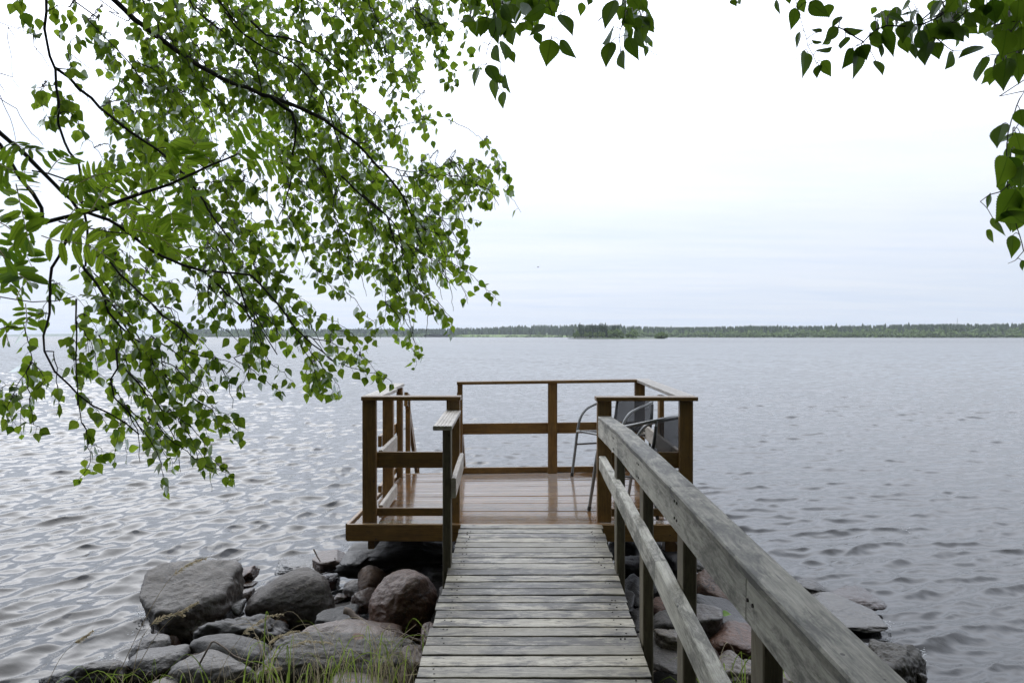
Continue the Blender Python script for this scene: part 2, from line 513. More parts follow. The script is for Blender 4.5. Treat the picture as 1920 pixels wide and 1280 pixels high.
def mat_water():
    t = NT('lake_water')
    pos = t.n('ShaderNodeNewGeometry').outputs['Position']
    far = t.n('ShaderNodeAttribute', _attribute_name='tone').outputs['Fac']
    rot = t.mapping(pos, (1, 1, 1), rot=(0, 0, R(-25)))
    a = t.noise(t.mapping(rot, (16.0, 9.0, 1)), 1.0, 3, 0.55, 0.2)
    b = t.noise(t.mapping(rot, (45, 28, 1)), 1.0, 2, 0.6, 0.2)
    c = t.noise(t.mapping(rot, (1.6, 0.9, 1)), 1.0, 4, 0.6, 0.2)
    h = t.math('ADD', t.math('MULTIPLY', a, 0.0016), t.math('MULTIPLY', b, 0.0007))
    hf = t.math('MULTIPLY', c, t.math('MULTIPLY', far, 0.30))
    h = t.math('ADD', h, hf)
    nrm = t.bump(h, 1.0, 1.0)
    big = t.noise(t.mapping(pos, (0.25, 0.12, 1)), 1.0, 3)
    col = t.mix(big, (0.014, 0.0138, 0.0138), (0.024, 0.0225, 0.0215))
    rg = t.math('ADD', 0.05, t.math('MULTIPLY', far, 0.16))
    t.bsdf(Base__Color=col, Roughness=rg, IOR=1.333, Normal=nrm)
    return t.m


M['water'] = mat_water()
M['foam'] = simple('water_foam', (0.8, 0.82, 0.84), 0.35, 0, 60, 0.1, 0.3)


def mat_grass(name, c0, c1, tr):
    t = NT(name)
    a = t.n('ShaderNodeAttribute', _attribute_name='tone').outputs['Fac']
    col = t.mix(a, c0, c1)
    d = t.n('ShaderNodeBsdfDiffuse', Color=col)
    tl = t.n('ShaderNodeBsdfTranslucent', Color=t.mix(a, tuple(x * tr for x in c0), tuple(x * tr for x in c1)))
    ad = t.n('ShaderNodeAddShader')
    t.link(d.outputs[0], ad.inputs[0]); t.link(tl.outputs[0], ad.inputs[1])
    t.link(ad.outputs[0], t.out.inputs[0])
    return t.m


M['grass'] = mat_grass('green_grass', (0.075, 0.11, 0.018), (0.19, 0.25, 0.05), 0.9)
M['straw'] = mat_grass('dry_grass', (0.22, 0.18, 0.12), (0.46, 0.40, 0.28), 0.5)


def mat_far(name, c0, c1, scale):
    t = NT(name)
    a = t.n('ShaderNodeAttribute', _attribute_name='tone').outputs['Fac']
    tc = t.n('ShaderNodeTexCoord').outputs['Object']
    n = t.noise(tc, scale, 4, 0.7)
    f = t.math('ADD', t.math('MULTIPLY', a, 0.75), t.math('MULTIPLY', n, 0.3), clamp=True)
    t.bsdf(Base__Color=t.mix(f, c0, c1), Roughness=0.9)
    return t.m


M['conifer'] = mat_far('conifer_needles', (0.010, 0.022, 0.012), (0.055, 0.095, 0.028), 0.8)
M['broadleaf'] = mat_far('broadleaf_crown', (0.05, 0.088, 0.022), (0.105, 0.155, 0.036), 0.8)
M['far_trunk'] = simple('far_trunk', (0.07, 0.05, 0.04), 0.9, 0, 2)
M['far_land'] = mat_far('meadow_and_scrub', (0.04, 0.07, 0.02), (0.15, 0.21, 0.06), 0.02)


# ------------------------------------------------------------------ sky and sun
SUN_AZ, SUN_EL = R(-28), R(44)
SUN_DIR = Vector((math.sin(SUN_AZ) * math.cos(SUN_EL), math.cos(SUN_AZ) * math.cos(SUN_EL), math.sin(SUN_EL)))


def world():
    w = bpy.data.worlds.new('World')
    SC.world = w
    w.use_nodes = True
    nt = w.node_tree
    nt.nodes.clear()
    t = NT.__new__(NT)
    t.t = nt
    out = nt.nodes.new('ShaderNodeOutputWorld')
    bg = nt.nodes.new('ShaderNodeBackground')
    bg.inputs[1].default_value = 0.1
    nt.links.new(bg.outputs[0], out.inputs[0])
    sky = t.n('ShaderNodeTexSky', _sky_type='NISHITA', _sun_disc=False, _sun_elevation=SUN_EL, _sun_rotation=SUN_AZ,
              _air_density=1.0, _dust_density=2.0)
    d = t.n('ShaderNodeTexCoord').outputs['Generated']
    xyz = t.n('ShaderNodeSeparateXYZ', Vector=d)
    z = t.math('MAXIMUM', xyz.outputs[2], 0.0)
    # overcast deck: brighter aloft than at the horizon
    grad = t.ramp(z, [(0.0, (0.300, 0.316, 0.338)), (0.055, (0.325, 0.336, 0.352)), (0.14, (0.365, 0.371, 0.382)), (0.22, (0.42, 0.425, 0.437)), (0.33, (0.78, 0.785, 0.81)),
                      (0.5, (0.92, 0.926, 0.95)), (1.0, (0.48, 0.482, 0.49))])
    grad = t.n('ShaderNodeVectorMath', _operation='SCALE', i0=grad, Scale=28.0).outputs[0]
    # layered stratus: flat bands drawn out sideways; project direction onto a cloud plane
    zz = t.math('ADD', z, 0.06)
    pl = t.n('ShaderNodeCombineXYZ', X=t.math('DIVIDE', xyz.outputs[0], zz), Y=t.math('DIVIDE', xyz.outputs[1], zz)).outputs[0]
    b1 = t.noise(t.mapping(pl, (0.30, 0.85, 1), (3, 1, 0)), 1.0, 6, 0.55, 0.4)
    b2 = t.noise(t.mapping(pl, (1.1, 2.6, 1), (0, 5, 0)), 1.0, 5, 0.6, 0.3)
    cl = t.math('ADD', t.math('MULTIPLY', b1, 0.7), t.math('MULTIPLY', b2, 0.3))
    cf = t.math('MULTIPLY', t.math('SUBTRACT', cl, 0.36), 3.6, clamp=True)
    tint = t.mix(cf, (0.87, 0.945, 1.07), (0.985, 1.02, 1.085))
    c = t.mix(1.0, grad, tint, 'MULTIPLY')
    # thin veil around the hidden sun
    sd = t.n('ShaderNodeVectorMath', _operation='DOT_PRODUCT', i0=d, i1=tuple(SUN_DIR)).outputs['Value']
    gl = t.math('POWER', t.math('MULTIPLY_ADD', sd, 0.5, 0.5), 2.2)
    g2 = t.math('POWER', t.math('MAXIMUM', sd, 0.0), 4.0)
    gm = t.math('ADD', t.math('MULTIPLY_ADD', gl, 0.26, 0.79), t.math('MULTIPLY', g2, 0.15))
    c = t.n('ShaderNodeVectorMath', _operation='SCALE', i0=c, Scale=gm).outputs[0]
    fin = t.mix(0.93, sky.outputs[0], c)
    nt.links.new(fin, bg.inputs[0])


world()
sun_d = bpy.data.lights.new('sun', 'SUN')
sun_d.energy = 1.0
sun_d.angle = R(50)
sun_d.color = (1.0, 0.965, 0.91)
sun = bpy.data.objects.new('sun', sun_d)
COL.objects.link(sun)
sun.rotation_euler = (-SUN_DIR).to_track_quat('-Z', 'Y').to_euler()
sun.location = tuple(SUN_DIR * 50)

SC.view_settings.view_transform = 'Standard'
SC.view_settings.look = 'None'
SC.view_settings.exposure = 0.0
SC.view_settings.gamma = 1.0
SC.cycles.max_bounces = 8
SC.cycles.diffuse_bounces = 3
SC.cycles.glossy_bounces = 4
SC.cycles.transmission_bounces = 4
SC.cycles.transparent_max_bounces = 12
SC.cycles.volume_bounces = 0
SC.cycles.use_denoising = True
SC.cycles.denoising_prefilter = 'ACCURATE'
SC.cycles.sample_clamp_indirect = 8.0
# ------------------------------------------------------------------ ground (bank, lake bed)
def shore(X):
    return np.maximum(6.3 - 0.33 * np.asarray(X, float) ** 2, 2.5)


def ground_z(X, Y):
    X, Y = np.asarray(X, float), np.asarray(Y, float)
    d = shore(X) - Y
    z = np.where(d > 0, 0.055 * d, 0.28 * d)
    z = np.where(Y < -1.0, z + (-1.0 - Y) * 0.10, z)
    far = np.maximum(np.abs(X) - 10, 0) + np.maximum(-Y - 18, 0) + np.maximum(Y - 20, 0)
    z = np.where(Y > 2.5, np.maximum(z, -1.3), np.minimum(z, 2.2))
    return z


def make_ground():
    ax = np.concatenate([[-6500, -2500, -900, -300, -100, -50, -28, -18], np.arange(-12, 12.01, 0.12), [18, 28, 50, 100, 300, 900, 2500, 6500]])
    ay = np.concatenate([[-250, -120, -60, -36, -26, -20], np.arange(-16, 9.01, 0.12), [12, 20, 50, 150, 500, 1800, 7000]])
    X, Y = np.meshgrid(ax, ay, indexing='ij')
    Z = ground_z(X, Y)
    near = (np.abs(X) < 12) & (Y < 9) & (Y > -16)
    rough = np.array([mnoise.fractal((x * 2.2, y * 2.2, 0), 0.9, 2, 4) for x, y in zip(X.ravel(), Y.ravel())]).reshape(X.shape)
    Z = Z + np.where(near, rough * 0.05, 0)
    n, m = X.shape
    i, j = np.meshgrid(np.arange(n - 1), np.arange(m - 1), indexing='ij')
    q = np.stack([i * m + j, (i + 1) * m + j, (i + 1) * m + j + 1, i * m + j + 1], -1).reshape(-1, 4)
    mb = MB()
    mb.add(np.stack([X, Y, Z], -1).reshape(-1, 3), [q])
    tag(mb.build('ground', M['ground'], smooth=True), 'dark soil bank and lake bed under the rocks', kind='structure')


make_ground()


# ------------------------------------------------------------------ lake
def make_water():
    ys = [1.2]
    while ys[-1] < 260: ys.append(ys[-1] + max(0.015, ys[-1] * 0.0036))
    while ys[-1] < 7000: ys.append(ys[-1] * 1.06)
    ys = np.array(ys)
    nt_ = 960
    tt = np.linspace(-0.92, 0.92, nt_)
    Yg, T = np.meshgrid(ys, tt, indexing='ij')
    Xg = T * (Yg + 2.6)
    sx = (tt[1] - tt[0]) * (Yg + 2.6)
    sy = np.gradient(ys)[:, None] * np.ones_like(T)
    sp = np.maximum(sx, sy * 0.6)
    rs = np.random.default_rng(5)
    N = 270
    lam = np.exp(rs.uniform(np.log(0.05), np.log(1.5), N))
    side = np.arange(N) % 2          # two wave trains: the chop bends round the point of the shore
    ang = np.where(side == 0, R(-27), R(-66)) + rs.normal(0, 1, N) * np.interp(np.log(lam), [np.log(.05), np.log(1.5)], [R(36), R(13)])
    wl = np.clip(0.5 - (Xg / (Yg + 3.0)) / 0.7, 0, 1).astype(np.float32)
    wl = wl * wl * (3 - 2 * wl)
    wside = (np.sqrt(wl) * 1.0, np.sqrt(1 - wl) * 1.0)
    kk = 2 * np.pi / lam
    slope = 0.0345 * np.interp(np.log(lam), np.log([0.05, 0.09, 0.16, 0.26, 0.42, 0.7, 1.5]), [0.35, 0.65, 0.95, 1.35, 1.15, 0.60, 0.20])
    amp = slope / kk
    ph = rs.uniform(0, 2 * np.pi, N)
    x, y, w = Xg.astype(np.float32), Yg.astype(np.float32), sp
    Z = np.zeros_like(x)
    DX, DY = np.zeros_like(x), np.zeros_like(x)
    # gusts: patches where the chop stands higher
    gust = 0.95 + 0.15 * np.sin(0.11 * x + 0.07 * y + 1) * np.sin(0.05 * x - 0.13 * y + 0.4) + 0.12 * np.sin(0.31 * x + 0.23 * y)
    for i in range(N):
        wt = np.clip((lam[i] / w - 2.2) / 1.5, 0, 1).astype(np.float32)
        r1 = int((wt.max(axis=1) > 0).sum())
        if r1 == 0: continue
        kx, ky = np.float32(kk[i] * math.cos(ang[i])), np.float32(kk[i] * math.sin(ang[i]))
        p = kx * x[:r1] + ky * y[:r1] + np.float32(ph[i])
        a = np.float32(amp[i]) * wt[:r1] * wside[side[i]][:r1]
        Z[:r1] += a * np.cos(p)
        s = a * np.sin(p) * np.float32(0.9)
        DX[:r1] -= s * np.float32(math.cos(ang[i]))
        DY[:r1] -= s * np.float32(math.sin(ang[i]))
    Z *= gust
    X2, Y2 = x + DX, y + DY
    far = np.clip((w - 0.07) / 0.5, 0, 1)
    n, m = X2.shape
    i, j = np.meshgrid(np.arange(n - 1), np.arange(m - 1), indexing='ij')
    q = np.stack([i * m + j, i * m + j + 1, (i + 1) * m + j + 1, (i + 1) * m + j], -1).reshape(-1, 4)
    mb = MB()
    mb.add(np.stack([X2, Y2, Z], -1).reshape(-1, 3), [q], tone=far.ravel())
    tag(mb.build('water', M['water'], smooth=True), 'choppy grey lake', kind='structure')


make_water()


# ------------------------------------------------------------------ far shore, island, trees
def hill(x, seed):
    return mnoise.fractal((x * 0.004, seed, 0), 0.8, 2, 4)


def strip(mb, px0, px1, D0, D1, zf, tone, step=12):
    """land strip between distances D0(px) and D1; zf(px) gives height at its back"""
    pxs = np.arange(px0, px1 + step, step)
    rows = []
    for k, f in enumerate((0, 0.04, 0.3, 1.0)):
        rows.append([(P(p, 630, 1)[0] * (D0(p) + f * (D1 - D0(p))), D0(p) + f * (D1 - D0(p)), (-0.6, 0.7, zf(p) * 0.5 + 0.5, zf(p))[k]) for p in pxs])
    V = np.array(rows).reshape(-1, 3)
    m = len(pxs)
    q = np.array([[r * m + c, r * m + c + 1, (r + 1) * m + c + 1, (r + 1) * m + c] for r in range(3) for c in range(m - 1)])
    mb.add(V, [q], tone=tone)


def shore_dist(p):
    # distance of the far waterline seen at photo column p
    return float(np.interp(p, [-300, 330, 360, 700, 900, 1100, 1400, 1920, 2300], [2600, 2300, 1750, 1700, 1450, 1250, 1080, 950, 900])) * (1 + 0.02 * math.sin(p * 0.021))


land = MB()
strip(land, 320, 2300, shore_dist, 2600, lambda p: 5 + 7 * float(np.interp(p, [320, 800, 1000, 1900], [0.3, 0.5, 1.1, 1.5])), 0.15)
strip(land, -700, 420, lambda p: 5200, 6400, lambda p: 14 + 8 * math.sin(p * 0.01), 0.1, 40)
strip(land, 795, 1072, lambda p: shore_dist(p) - 12, 1470, lambda p: 4.5, 0.95)
tag(land.build('far_shore', M['far_land'], smooth=True), 'low wooded land and a meadow across the lake', kind='structure')


def conifer(mb, x, y, z, h, r, tone, tiers=4, sides=6):
    """ragged spruce/pine silhouette: overlapping skirts of drooping boughs with an uneven rim"""
    for k in range(tiers):
        f0 = k / tiers
        zb = z + h * (0.10 + 0.9 * f0)
        zt = z + h * min(1.0, 0.10 + 0.9 * (f0 + 1.7 / tiers))
        rr = r * (1 - f0 ** 1.6 * 0.8)
        an = np.linspace(0, 2 * math.pi, sides, endpoint=False) + RNG.random() * 6
        rad = rr * RNG.uniform(0.6, 1.15, sides)
        dz = RNG.uniform(-0.05, 0.05, sides) * h
        V = np.vstack([np.stack([x + rad * np.cos(an), y + rad * np.sin(an), zb + dz], -1), [[x + RNG.normal(0, .05) * r, y, zt]]])
        mb.add(V, [np.array([[i, (i + 1) % sides, sides] for i in range(sides)])], tone=tone + RNG.uniform(-.08, .08))


def leafy(mb, x, y, z, h, r, tone, n=16):
    """broad-leaved crown of many tilted leaf clumps spread through its volume"""
    c = RNG.normal(0, 1, (n, 3))
    c /= np.linalg.norm(c, axis=1, keepdims=True)
    c *= RNG.uniform(0.25, 1.0, (n, 1)) ** 0.5
    c = c * np.array([r, r, h * 0.42]) + np.array([x, y, z + h * 0.55])
    s = r * RNG.uniform(0.35, 0.6, n)
    for p, q in zip(c, s):
        k = 5
        an = np.linspace(0, 2 * math.pi, k, endpoint=False) + RNG.random() * 6
        nrm = unit(RNG.normal(0, 1, 3) + np.array([0, -0.8, 0.6]))
        a = unit(np.cross(nrm, [0.3, 0.1, 1.0]))
        b = np.cross(nrm, a)
        rr = q * RNG.uniform(0.6, 1.2, k)
        V = np.vstack([p + np.outer(rr * np.cos(an), a) + np.outer(rr * np.sin(an), b), [p + nrm * q * 0.35]])
        mb.add(V, [np.array([[i, (i + 1) % k, k] for i in range(k)])], tone=tone + RNG.uniform(-.18, .18))


def far_forest():
    mb, mt = MB(), MB()
    for p0, p1, n, kind in ((345, 700, 900, 'L'), (600, 1080, 1000, 'M'), (1060, 2250, 2400, 'R')):
        for _ in range(n):
            p = RNG.uniform(p0, p1)
            d0 = shore_dist(p)
            back = RNG.random() ** 1.3
            D = d0 + (90 if (795 < p < 1072) else 8) + back * 230
            x = P(p, 630, 1)[0] * D
            z = 0.5 + back * float(np.interp(p, [345, 800, 1000, 1300, 1920], [3, 4, 9, 4, 6]))
            hh = float(np.interp(p, [345, 700, 900, 1000, 1250, 1600, 1920], [19, 17, 16, 19, 15, 15.5, 16.5]))
            pine = RNG.random() < (0.45 if p < 640 else 0.85 if p < 1080 else 0.35 + 0.5 * back)
            if pine:
                h = hh * RNG.uniform(0.90, 1.0) * (1.22 if RNG.random() < .012 else 1)
                conifer(mb, x, D, z, h, h * RNG.uniform(0.18, 0.28), RNG.uniform(0.02, 0.5))
            else:
                h = hh * RNG.uniform(0.5, 0.8)
                leafy(mt, x, D, z - 0.5, h, h * RNG.uniform(0.3, 0.45), RNG.uniform(0.2, 0.9), 11)
    for _ in range(1700):   # low bright scrub along the water
        p = RNG.uniform(345, 2250)
        D = shore_dist(p) + RNG.uniform(-3, 6)
        if 795 < p < 1072:
            D -= 8
            if RNG.random() < .55: continue
        leafy(mt, P(p, 630, 1)[0] * D, D, 0, RNG.uniform(4, 9) * (0.4 if 795 < p < 1072 else 1), RNG.uniform(2, 4), RNG.uniform(0.4, 1.0), 7)
    a = mb.build('far_conifer_forest', M['conifer'])
    tag(a, 'dark spruce and pine forest along the far shore', 'forest', kind='stuff')
    b = mt.build('far_birch_scrub', M['broadleaf'])
    tag(b, 'pale green broad-leaved wood and scrub at the foot of the far forest', 'forest', kind='stuff')


far_forest()

isl = MB()
ID = 590.0
xa, xb = P(1070, 630, ID)[0], P(1262, 630, ID)[0]
nx = 40
th = np.linspace(0, 2 * math.pi, nx, endpoint=False)
cx, cy = (xa + xb) / 2, ID + 14
rim = np.stack([cx + (xb - xa) / 2 * np.cos(th) * (1 + 0.04 * np.sin(5 * th)), cy + 12 * np.sin(th), np.full(nx, -0.6)], -1)
top = np.stack([cx - 4 + (xb - xa) / 2 * 0.93 * np.cos(th), cy + 10.5 * np.sin(th), np.full(nx, 0.45)], -1)
isl.add(np.vstack([rim, top, [[cx, cy, 1.0]]]), [np.array([[i, (i + 1) % nx, nx + (i + 1) % nx, nx + i] for i in range(nx)]),
                                               np.array([[nx + i, nx + (i + 1) % nx, 2 * nx] for i in range(nx)])], tone=0.12)
tag(isl.build('island', M['far_land'], smooth=True), 'small low island in front of the far shore', kind='structure')


def island_tree(px, h, kind, dy, label, group, r=None):
    D = ID + 14 + dy
    x = P(px, 630, D)[0]
    t = empty('conifer' if kind == 'c' else 'broadleaf_tree', (x, D, 0.4))
    tag(t, label, 'tree', group)
    mb = MB()
    tube(mb, [(0, 0, 0), (0.1, 0, h * 0.5), (0, 0, h * 0.93)], [0.22, 0.15, 0.03], 6)
    mb.build('trunk', M['far_trunk'], t)
    mb = MB()
    if kind == 'c':
        conifer(mb, 0, 0, 0, h, r or h * 0.13, RNG.uniform(0.0, 0.22), 7, 8)
        leafy(mb, 0, 0, h * .25, h * 0.7, (r or h * .13) * .9, 0.1, 14)
        mb.build('crown', M['conifer'], t)
    else:
        leafy(mb, 0, 0, -h * 0.08, h, r or h * 0.36, RNG.uniform(0.3, 0.75), 46)
        mb.build('crown', M['broadleaf'], t)


for px, ht in ((1087, 12.0), (1090, 10.5), (1094, 8.5), (1098, 10.0), (1101, 9.6), (1105, 10.4), (1108, 10.8), (1112, 10.2), (1116, 10.9), (1120, 10.1), (1124, 11.4),
               (1127, 12.0), (1130, 11.6), (1135, 11.9), (1138, 10.6), (1142, 8.0), (1149, 10.7), (1153, 10.9), (1159, 11.0), (1083, 7.0)):
    island_tree(px, ht, 'c', RNG.uniform(-5, 6), 'tall dark conifer in the tight stand on the small island', 'conifers standing close together on the island')
for px, ht in ((1078, 5.0), (1083, 6.0), (1098, 5.5), (1106, 6), (1116, 5.2), (1124, 6), (1132, 5.5), (1144, 7.5), (1150, 7.0), (1157, 7.8), (1163, 7.4), (1166, 6.0)):
    island_tree(px, ht, 'b', RNG.uniform(-9, -5), 'pale green broad-leaved tree at the foot of the island conifers', 'broad-leaved trees on the island', ht * 0.26)
island_tree(1188, 7.0, 'b', -3, 'round green tree alone right of the island conifers', None, 2.9)
island_tree(1177, 4.2, 'b', -3, 'low pale bush between the island conifers and the lone round tree', None, 1.5)
island_tree(1239, 3.8, 'b', -3, 'wide low bush at the right tip of the island', None, 4.0)

# radio mast on the far ridge
mb = MB()
mx, md = P(1795, 630, 1150)[0], 1150.0
for a in (0, 2.1, 4.2):
    tube(mb, [(mx + 0.7 * math.cos(a), md + 0.7 * math.sin(a), 4), (mx + 0.25 * math.cos(a), md + 0.25 * math.sin(a), 28)], 0.07, 4)
for k in range(16):
    z0, z1 = 4 + k * 1.5, 5.5 + k * 1.5
    for a in (0, 2.1, 4.2):
        r0, r1 = 0.7 - 0.45 * k / 16, 0.7 - 0.45 * (k + 1) / 16
        tube(mb, [(mx + r0 * math.cos(a), md + r0 * math.sin(a), z0), (mx + r1 * math.cos(a + 2.1), md + r1 * math.sin(a + 2.1), z1)], 0.04, 3)
tag(mb.build('radio_mast', M['iron']), 'thin lattice radio mast above the far forest', 'mast')

# bird
bp = P(1009, 501, 60)
mb = MB()
tube(mb, bp + .5 * np.array([[-.16, 0, 0], [-.1, 0, .015], [0, 0, .02], [.1, 0, .03], [.17, 0, .035]]), [0.003, 0.02, 0.025, 0.018, 0.006], 8)
for s in (-1, 1):
    V = bp + .5 * np.array([[-.06, 0, .03], [.05, 0, .03], [.02, -.12 * s, .10], [-.07, -.12 * s, .09], [-.08, -.26 * s, .03], [-.03, -.25 * s, .04]])
    mb.add(np.vstack([V, V - [0, 0, .008]]), [np.array([[0, 1, 2, 3], [3, 2, 5, 4], [6, 9, 8, 7], [9, 10, 11, 8]])])
tag(mb.build('bird', M['bird']), 'tiny dark bird flying in the pale sky', 'bird')
# ------------------------------------------------------------------ viewing deck over the water
FL, FR = np.array([-1.124, 5.527]), np.array([1.33, 5.51])
BL, BR = np.array([-1.055, 7.50]), np.array([1.345, 7.50])
Z0 = ZC - 1.297


def D(u, v, h=0.0):
    p = (FL * (1 - u) + FR * u) * (1 - v) + (BL * (1 - u) + BR * u) * v
    return np.array([p[0], p[1], Z0 + 0.042 * u * v + h])


def DV(Y):
    return (Y - 5.52) / 1.98


deck = empty('viewing_deck', D(0.5, 0.5, -0.1))
tag(deck, 'brown oiled timber viewing deck with railings standing over the rocks at the water edge', 'deck')
DL = tuple(deck.location)


def child(mb, name, mat, parent=deck, label=None, smooth=False):
    o = mb.build(name, mat, smooth=smooth, loc=PL[parent.name])
    o.location = (0, 0, 0)
    o.parent = parent
    if label: o['label'] = label
    return o


PL = {deck.name: DL}

# floor
mb = MB()
nb = 15
for k in range(nb):
    v0, v1 = k / nb, (k + 1) / nb
    vm = (v0 + v1) / 2
    w = np.linalg.norm(D(0, v1) - D(0, v0)) - 0.006
    dz = RNG.normal(0, 0.0012)
    board(mb, D(0.012, vm, -0.014 + dz), D(0.988, vm, -0.014 + dz + RNG.normal(0, .0008)), w, 0.028, grooves=8, gd=0.0022, gw=0.008, seg=10, ch=0.003, wob=0.0004, rnd=(0.3 + 0.5 * RNG.random(), RNG.random()))
child(mb, 'floor', M['deck'])
# edge boards
for (a, b, off) in (((0, 0), (1, 0), (0, -0.014)), ((0, 1), (1, 1), (0, 0.014))):
    mb = MB()
    p, q = D(*a), D(*b)
    e = np.array([off[0], off[1], 0])
    board(mb, p + e + [-.014, 0, -.056], q + e + [.014, 0, -.056], 0.028, 0.118, seg=8, grooves=0, rnd=(0.55, 0.4))
    for zz in (-.03, -.056, -.083):     # milled lines on the face
        pass
    child(mb, 'fascia', M['brown'])
for (a, b, off) in (((0, 0), (0, 1), (-0.0142, 0)), ((1, 0), (1, 1), (0.0142, 0))):
    mb = MB()
    p, q = D(*a), D(*b)
    e = np.array([off[0], off[1], 0])
    board(mb, p + e + [0, 0.001, -.056], q + e + [0, -.001, -.056], 0.028, 0.116, seg=6, rnd=(0.6, 0.4))
    child(mb, 'fascia', M['brown'])
# joists and legs
mb = MB()
for u in (0.06, 0.28, 0.5, 0.72, 0.94):
    board(mb, D(u, 0.005, -0.108), D(u, 0.995, -0.108), 0.045, 0.14, rnd=(.3, .6))
child(mb, 'joists', M['brown'])
for (u, v) in ((0.15, 0.3), (0.96, 0.35), (0.05, 0.95), (0.95, 0.95), (0.5, 0.95), (0.7, 0.4)):
    mb = MB()
    p = D(u, v, -0.18)
    board(mb, p - [0, 0, 1.4], p + [0, 0, 0.001], 0.12, 0.12, up=(0, -1, 0), rnd=(.35, .6))
    child(mb, 'leg', M['brown'])


def post(x0, x1, ytop, Yf, depth, zb=None, name='post', mat='brown'):
    """upright with its front face at Yf filling columns x0..x1, from the deck floor to photo row ytop"""
    mb = MB()
    a, b = P(x0, ytop, Yf), P(x1, ytop, Yf)
    xm = (a[0] + b[0]) / 2
    zf = D(np.clip((xm - FL[0]) / 2.45, 0, 1), np.clip(DV(Yf), 0, 1))[2] if zb is None else zb
    board(mb, (xm, Yf + depth / 2, zf - 0.0005), (xm, Yf + depth / 2, a[2]), b[0] - a[0], depth, up=(0, -1, 0), seg=3, rnd=(0.25 + .3 * RNG.random(), .4))
    return child(mb, name, M[mat])


# front panels
post(679, 705, 750.5, 5.565, 0.050)
post(837, 862, 750.5, 5.565, 0.050)
post(1120, 1147, 752, 5.565, 0.050)
post(1274.5, 1300, 752, 5.565, 0.050)
# sides and back
post(717, 737, 746, 6.43, 0.07)
post(743.2, 754, 727, 7.33, 0.075)
post(857.5, 867, 719, 7.40, 0.06)
post(1027.5, 1045, 717.5, 7.40, 0.05)
post(1190.5, 1209.5, 716, 7.40, 0.05)
post(1236.5, 1245.5, 741, 6.55, 0.09)


def rail(pts, w, t, name='rail', mat='brown', up=(0, 0, 1), **kw):
    mb = MB()
    board(mb, pts[0], pts[1], w, t, up=up, seg=6, **kw)
    return child(mb, name, M[mat])


# top caps (flat boards with milled grooves)
def cap(a, b, w, t=0.028, mat='cap', **kw):
    return rail((np.asarray(a), np.asarray(b)), w, t, 'top_rail', mat, grooves=4, gd=0.003, gw=0.007, **kw)


zc_f = P(700, 743.2, 5.54)[2] - 0.014
cap((P(677, 745, 5.54)[0], 5.60, zc_f), (P(863.5, 745, 5.54)[0], 5.60, zc_f), 0.125, 0.028, 'brown', rnd=(.3, .2))
zc_r = P(1200, 744.2, 5.54)[2] - 0.014
cap((P(1118, 745, 5.54)[0], 5.60, zc_r), (P(1309, 745, 5.54)[0], 5.60, zc_r), 0.125, 0.028, 'brown', rnd=(.3, .2))
# left side: near cap inside, far cap outside
z1 = P(725, 728.2, 6.5)[2] - 0.014
cap((-0.985, 5.664, zc_f), (-0.995, 6.50, z1), 0.125)
z2 = P(748, 718.3, 7.4)[2] - 0.014
cap((-1.03, 6.503, z1 + .001), (-1.055, 7.42, z2), 0.115)
# back cap
zbl, zbr = P(857, 715.7, 7.39)[2] - .014, P(1193, 711.2, 7.39)[2] - .014
cap((P(856.5, 716, 7.39)[0], 7.45, zbl), (P(1194, 712, 7.39)[0], 7.45, zbr), 0.12, 0.028, 'brown', rnd=(.35, .3))
# right side cap
cap((1.235, 5.664, zc_r), (1.215, 7.51, zbr + .002), 0.125)

# mid and low rails: front panels
for (x0, x1, y0, y1) in ((705.5, 836.5, 847, 877), (1147.5, 1274, 847.5, 877.5)):
    mb = MB(); pbox(mb, x0 - 8, x1 + 8, y0, y1, 5.617, 0.028, seg=4, rnd=(.25, .3)); child(mb, 'rail', M['brown'])
for (x0, x1, y0, y1) in ((705.5, 836.5, 952, 967), (1147.5, 1274, 953, 968)):
    mb = MB(); pbox(mb, x0 - 8, x1 + 8, y0, y1, 5.617, 0.028, seg=4, rnd=(.3, .3)); child(mb, 'rail', M['brown'])


def side_rail(x0, Y0, x1, Y1, zt0, zt1, h, th=0.028, mat='brown', rnd=(.6, .3)):
    mb = MB()
    board(mb, (x0, Y0, zt0 - h / 2), (x1, Y1, zt1 - h / 2), th, h, up=(0, 0, 1), seg=5, rnd=rnd)
    return child(mb, 'rail', M[mat])


zm, zl = ZC - 0.803, ZC - 1.195
side_rail(-0.93, 5.66, -0.935, 6.42, zm - .003, zm + .004, 0.122, mat='cap')      # left near, on the inner faces
side_rail(-0.93, 5.66, -0.935, 6.42, zl, zl + .008, 0.09, mat='cap')
side_rail(-1.066, 6.44, -1.077, 7.40, zm, zm, 0.09)                # left far, on the outer faces
side_rail(-1.066, 6.44, -1.077, 7.40, zl - .01, zl - .01, 0.055)
side_rail(1.185, 5.67, 1.20, 7.39, zm - .003, zm + .012, 0.122, mat='cap')        # right side
side_rail(1.185, 5.67, 1.20, 7.39, zl - .02, zl + .005, 0.07, mat='cap')
# back rails
for (yl0, yl1, yr0, yr1) in ((794, 814.5, 790, 811), (876.5, 888, 873.5, 884)):
    mb = MB()
    a0, a1 = P(867, yl0, 7.455), P(867, yl1, 7.455)
    b0, b1 = P(1192, yr0, 7.455), P(1192, yr1, 7.455)
    h = a0[2] - a1[2]
    board(mb, (a0[0] - .05, 7.468, (a0[2] + a1[2]) / 2), (b0[0] + .05, 7.468, (b0[2] + b1[2]) / 2), 0.028, h, seg=6, rnd=(.45, .35))
    child(mb, 'rail', M['brown'])

